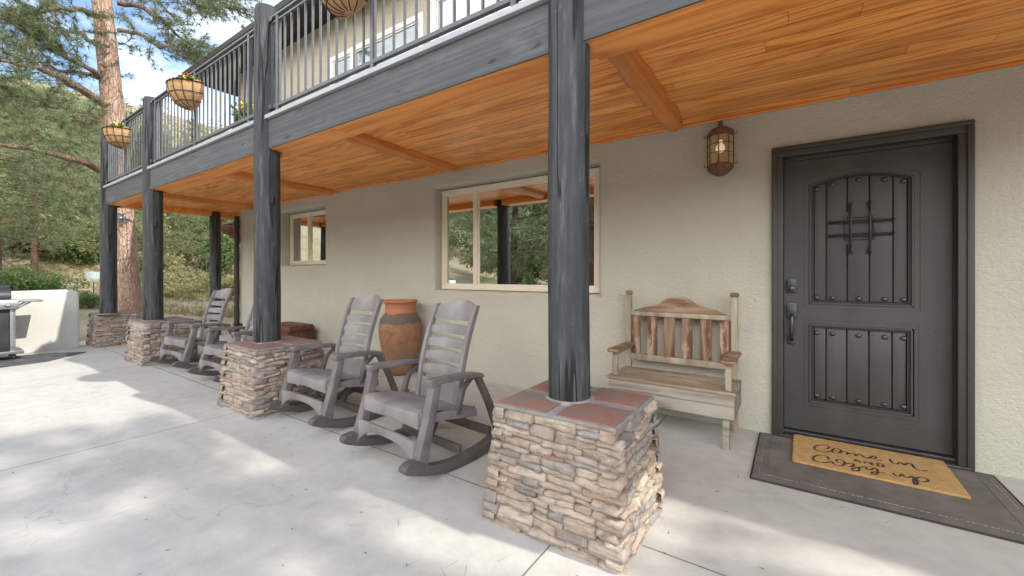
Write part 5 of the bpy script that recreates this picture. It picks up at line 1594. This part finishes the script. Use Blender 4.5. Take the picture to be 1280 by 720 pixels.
# stones edging the path
def rock(seed, s):
    t = bmesh.new(); bmesh.ops.create_icosphere(t, subdivisions=2, radius=s)
    for v in t.verts:
        v.co = Vector((v.co.x * 1.5, v.co.y, v.co.z * .6)) * (1 + .25 * mnoise.noise(v.co / s * 1.2 + Vector((seed * 5, 0, 0))))
    return t
rk = [mesh_of(link('rock', rock(k, .16), M['rock'], None, True, 40)) for k in range(4)]
for k in range(16):
    px = 82 + k * 5.2 + rnd.uniform(-2, 2); x, y = at_px(px, 14.6 + .6 * math.sin(k * .7))
    o = bpy.data.objects.new('rock', rk[k % 4]); COL.objects.link(o); o.location = (x, y, zat(x, y) + .03); o.rotation_euler = (0, 0, rnd.uniform(0, 6)); s_ = rnd.uniform(.7, 1.2); o.scale = (s_, s_, s_)
    tag(o, 'brown fieldstone in the row edging the path by the birdbath', 'rock', 'fieldstones in a row edging the path')
# birdbath
x, y = at_px(117, 13.6)
bb = thing('birdbath', 'clear glass birdbath bowl on a thin metal stand left of the farthest post', 'birdbath', (x, y, zat(x, y)))
bz = 1.24 - zat(x, y)
bm = bmesh.new(); lathe(bm, [(.03, bz - .3), (.12, bz - .26), (.19, bz - .14), (.215, bz + .05), (.205, bz + .05), (.18, bz - .13), (.11, bz - .245), (.0, bz - .28)], 24)
link('bowl', bm, M['bowl'], bb, True, 50)
bm = bmesh.new(); tube(bm, [(0, 0, -.1), (0, 0, bz - .29)], .014, 8); lathe(bm, [(.14, .0), (.13, .02), (.02, .04)], 16)
link('stand', bm, M['iron'], bb, True, 50)
# litter on the concrete
V = []; F = []
for k in range(520):
    x, y = rnd.uniform(-8.5, .9), rnd.uniform(.1, 3.6); a = rnd.uniform(0, 6.28); l = rnd.choice((.012, .02, .05, .07)); w_ = .0009 if l > .03 else .003
    if -1.3 < x < -.55 and 1.55 < y < 2.3: continue
    d = Vector((math.cos(a), math.sin(a), 0)); s = Vector((-d.y, d.x, 0)); p = Vector((x, y, .0025)); b0 = len(V)
    V += [p - d * l / 2 - s * w_, p - d * l / 2 + s * w_, p + d * l / 2 + s * w_ * .4 + Vector((0, 0, .003)), p + d * l / 2 - s * w_ * .4 + Vector((0, 0, .003))]; F.append((b0, b0 + 1, b0 + 2, b0 + 3))
o = np_mesh('pine_litter', np.array([tuple(v) for v in V]), np.array(F), M['litter']); o['kind'] = 'stuff'; o['label'] = 'scattered pine needles and bits on the concrete'

# ------------------------------------------------------------------ light
SD = Vector((1.2, .15, 1.0)).normalized()
elev = math.asin(SD.z); az = math.atan2(SD.x, SD.y)     # azimuth clockwise from +Y
sun = bpy.data.lights.new('sun', 'SUN'); sun.energy = 2.2; sun.angle = R(.5); sun.color = (1, .95, .86)
so = bpy.data.objects.new('sun', sun); COL.objects.link(so); so.rotation_euler = (-SD).to_track_quat('-Z', 'Y').to_euler()
W = bpy.data.worlds.new('World'); S.world = W; W.use_nodes = True
nt = W.node_tree; bg = nt.nodes['Background']
sky = N(nt, 'ShaderNodeTexSky', sky_type='NISHITA'); sky.sun_disc = False; sky.sun_elevation = elev; sky.sun_rotation = az
sky.altitude = 1800; sky.air_density = 1.; sky.dust_density = 1.2; sky.ozone_density = 1.
tc = N(nt, 'ShaderNodeTexCoord'); mp = N(nt, 'ShaderNodeMapping'); mp.inputs['Scale'].default_value = (1, 1, 2.4); nt.links.new(tc.outputs['Generated'], mp.inputs['Vector'])
cn = noise(nt, mp.outputs['Vector'], 2.6, 8, .6, .3)
sp = N(nt, 'ShaderNodeSeparateXYZ'); nt.links.new(tc.outputs['Generated'], sp.inputs[0])
# added fill light: extra-bright clouds on the unseen valley side (-y); elsewhere broken cloud
fill_bank = N(nt, 'ShaderNodeMapRange', interpolation_type='SMOOTHSTEP'); nt.links.new(sp.outputs['Y'], fill_bank.inputs['Value'])
fill_bank.inputs['From Min'].default_value = -.25; fill_bank.inputs['From Max'].default_value = -.75
hi_ = N(nt, 'ShaderNodeMapRange', interpolation_type='SMOOTHSTEP'); nt.links.new(sp.outputs['Z'], hi_.inputs['Value'])
hi_.inputs['From Min'].default_value = .78; hi_.inputs['From Max'].default_value = .42
bk = math_(nt, 'MULTIPLY', fill_bank.outputs[0], hi_.outputs[0])
cl = ramp(nt, math_(nt, 'ADD', cn, math_(nt, 'MULTIPLY', bk, .3)), [(.42, (0, 0, 0)), (.64, (1, 1, 1))])
ccol = mixc(nt, bk, (6.5, 6.8, 7.2), (24., 23.7, 23.))
mx = mixc(nt, math_(nt, 'MULTIPLY', cl, .9), sky.outputs['Color'], ccol)
nt.links.new(mx, bg.inputs['Color']); bg.inputs['Strength'].default_value = .15

S.view_settings.view_transform = 'Standard'; S.view_settings.look = 'None'; S.view_settings.gamma = 1; S.view_settings.use_curve_mapping = False
S.view_settings.exposure = 1.15
S.render.engine = 'CYCLES'; S.cycles.use_denoising = True
try: S.cycles.denoiser = 'OPENIMAGEDENOISE'
except Exception: pass
S.cycles.max_bounces = 8; S.cycles.diffuse_bounces = 5; S.cycles.glossy_bounces = 4; S.cycles.transparent_max_bounces = 12
S.cycles.sample_clamp_indirect = 6
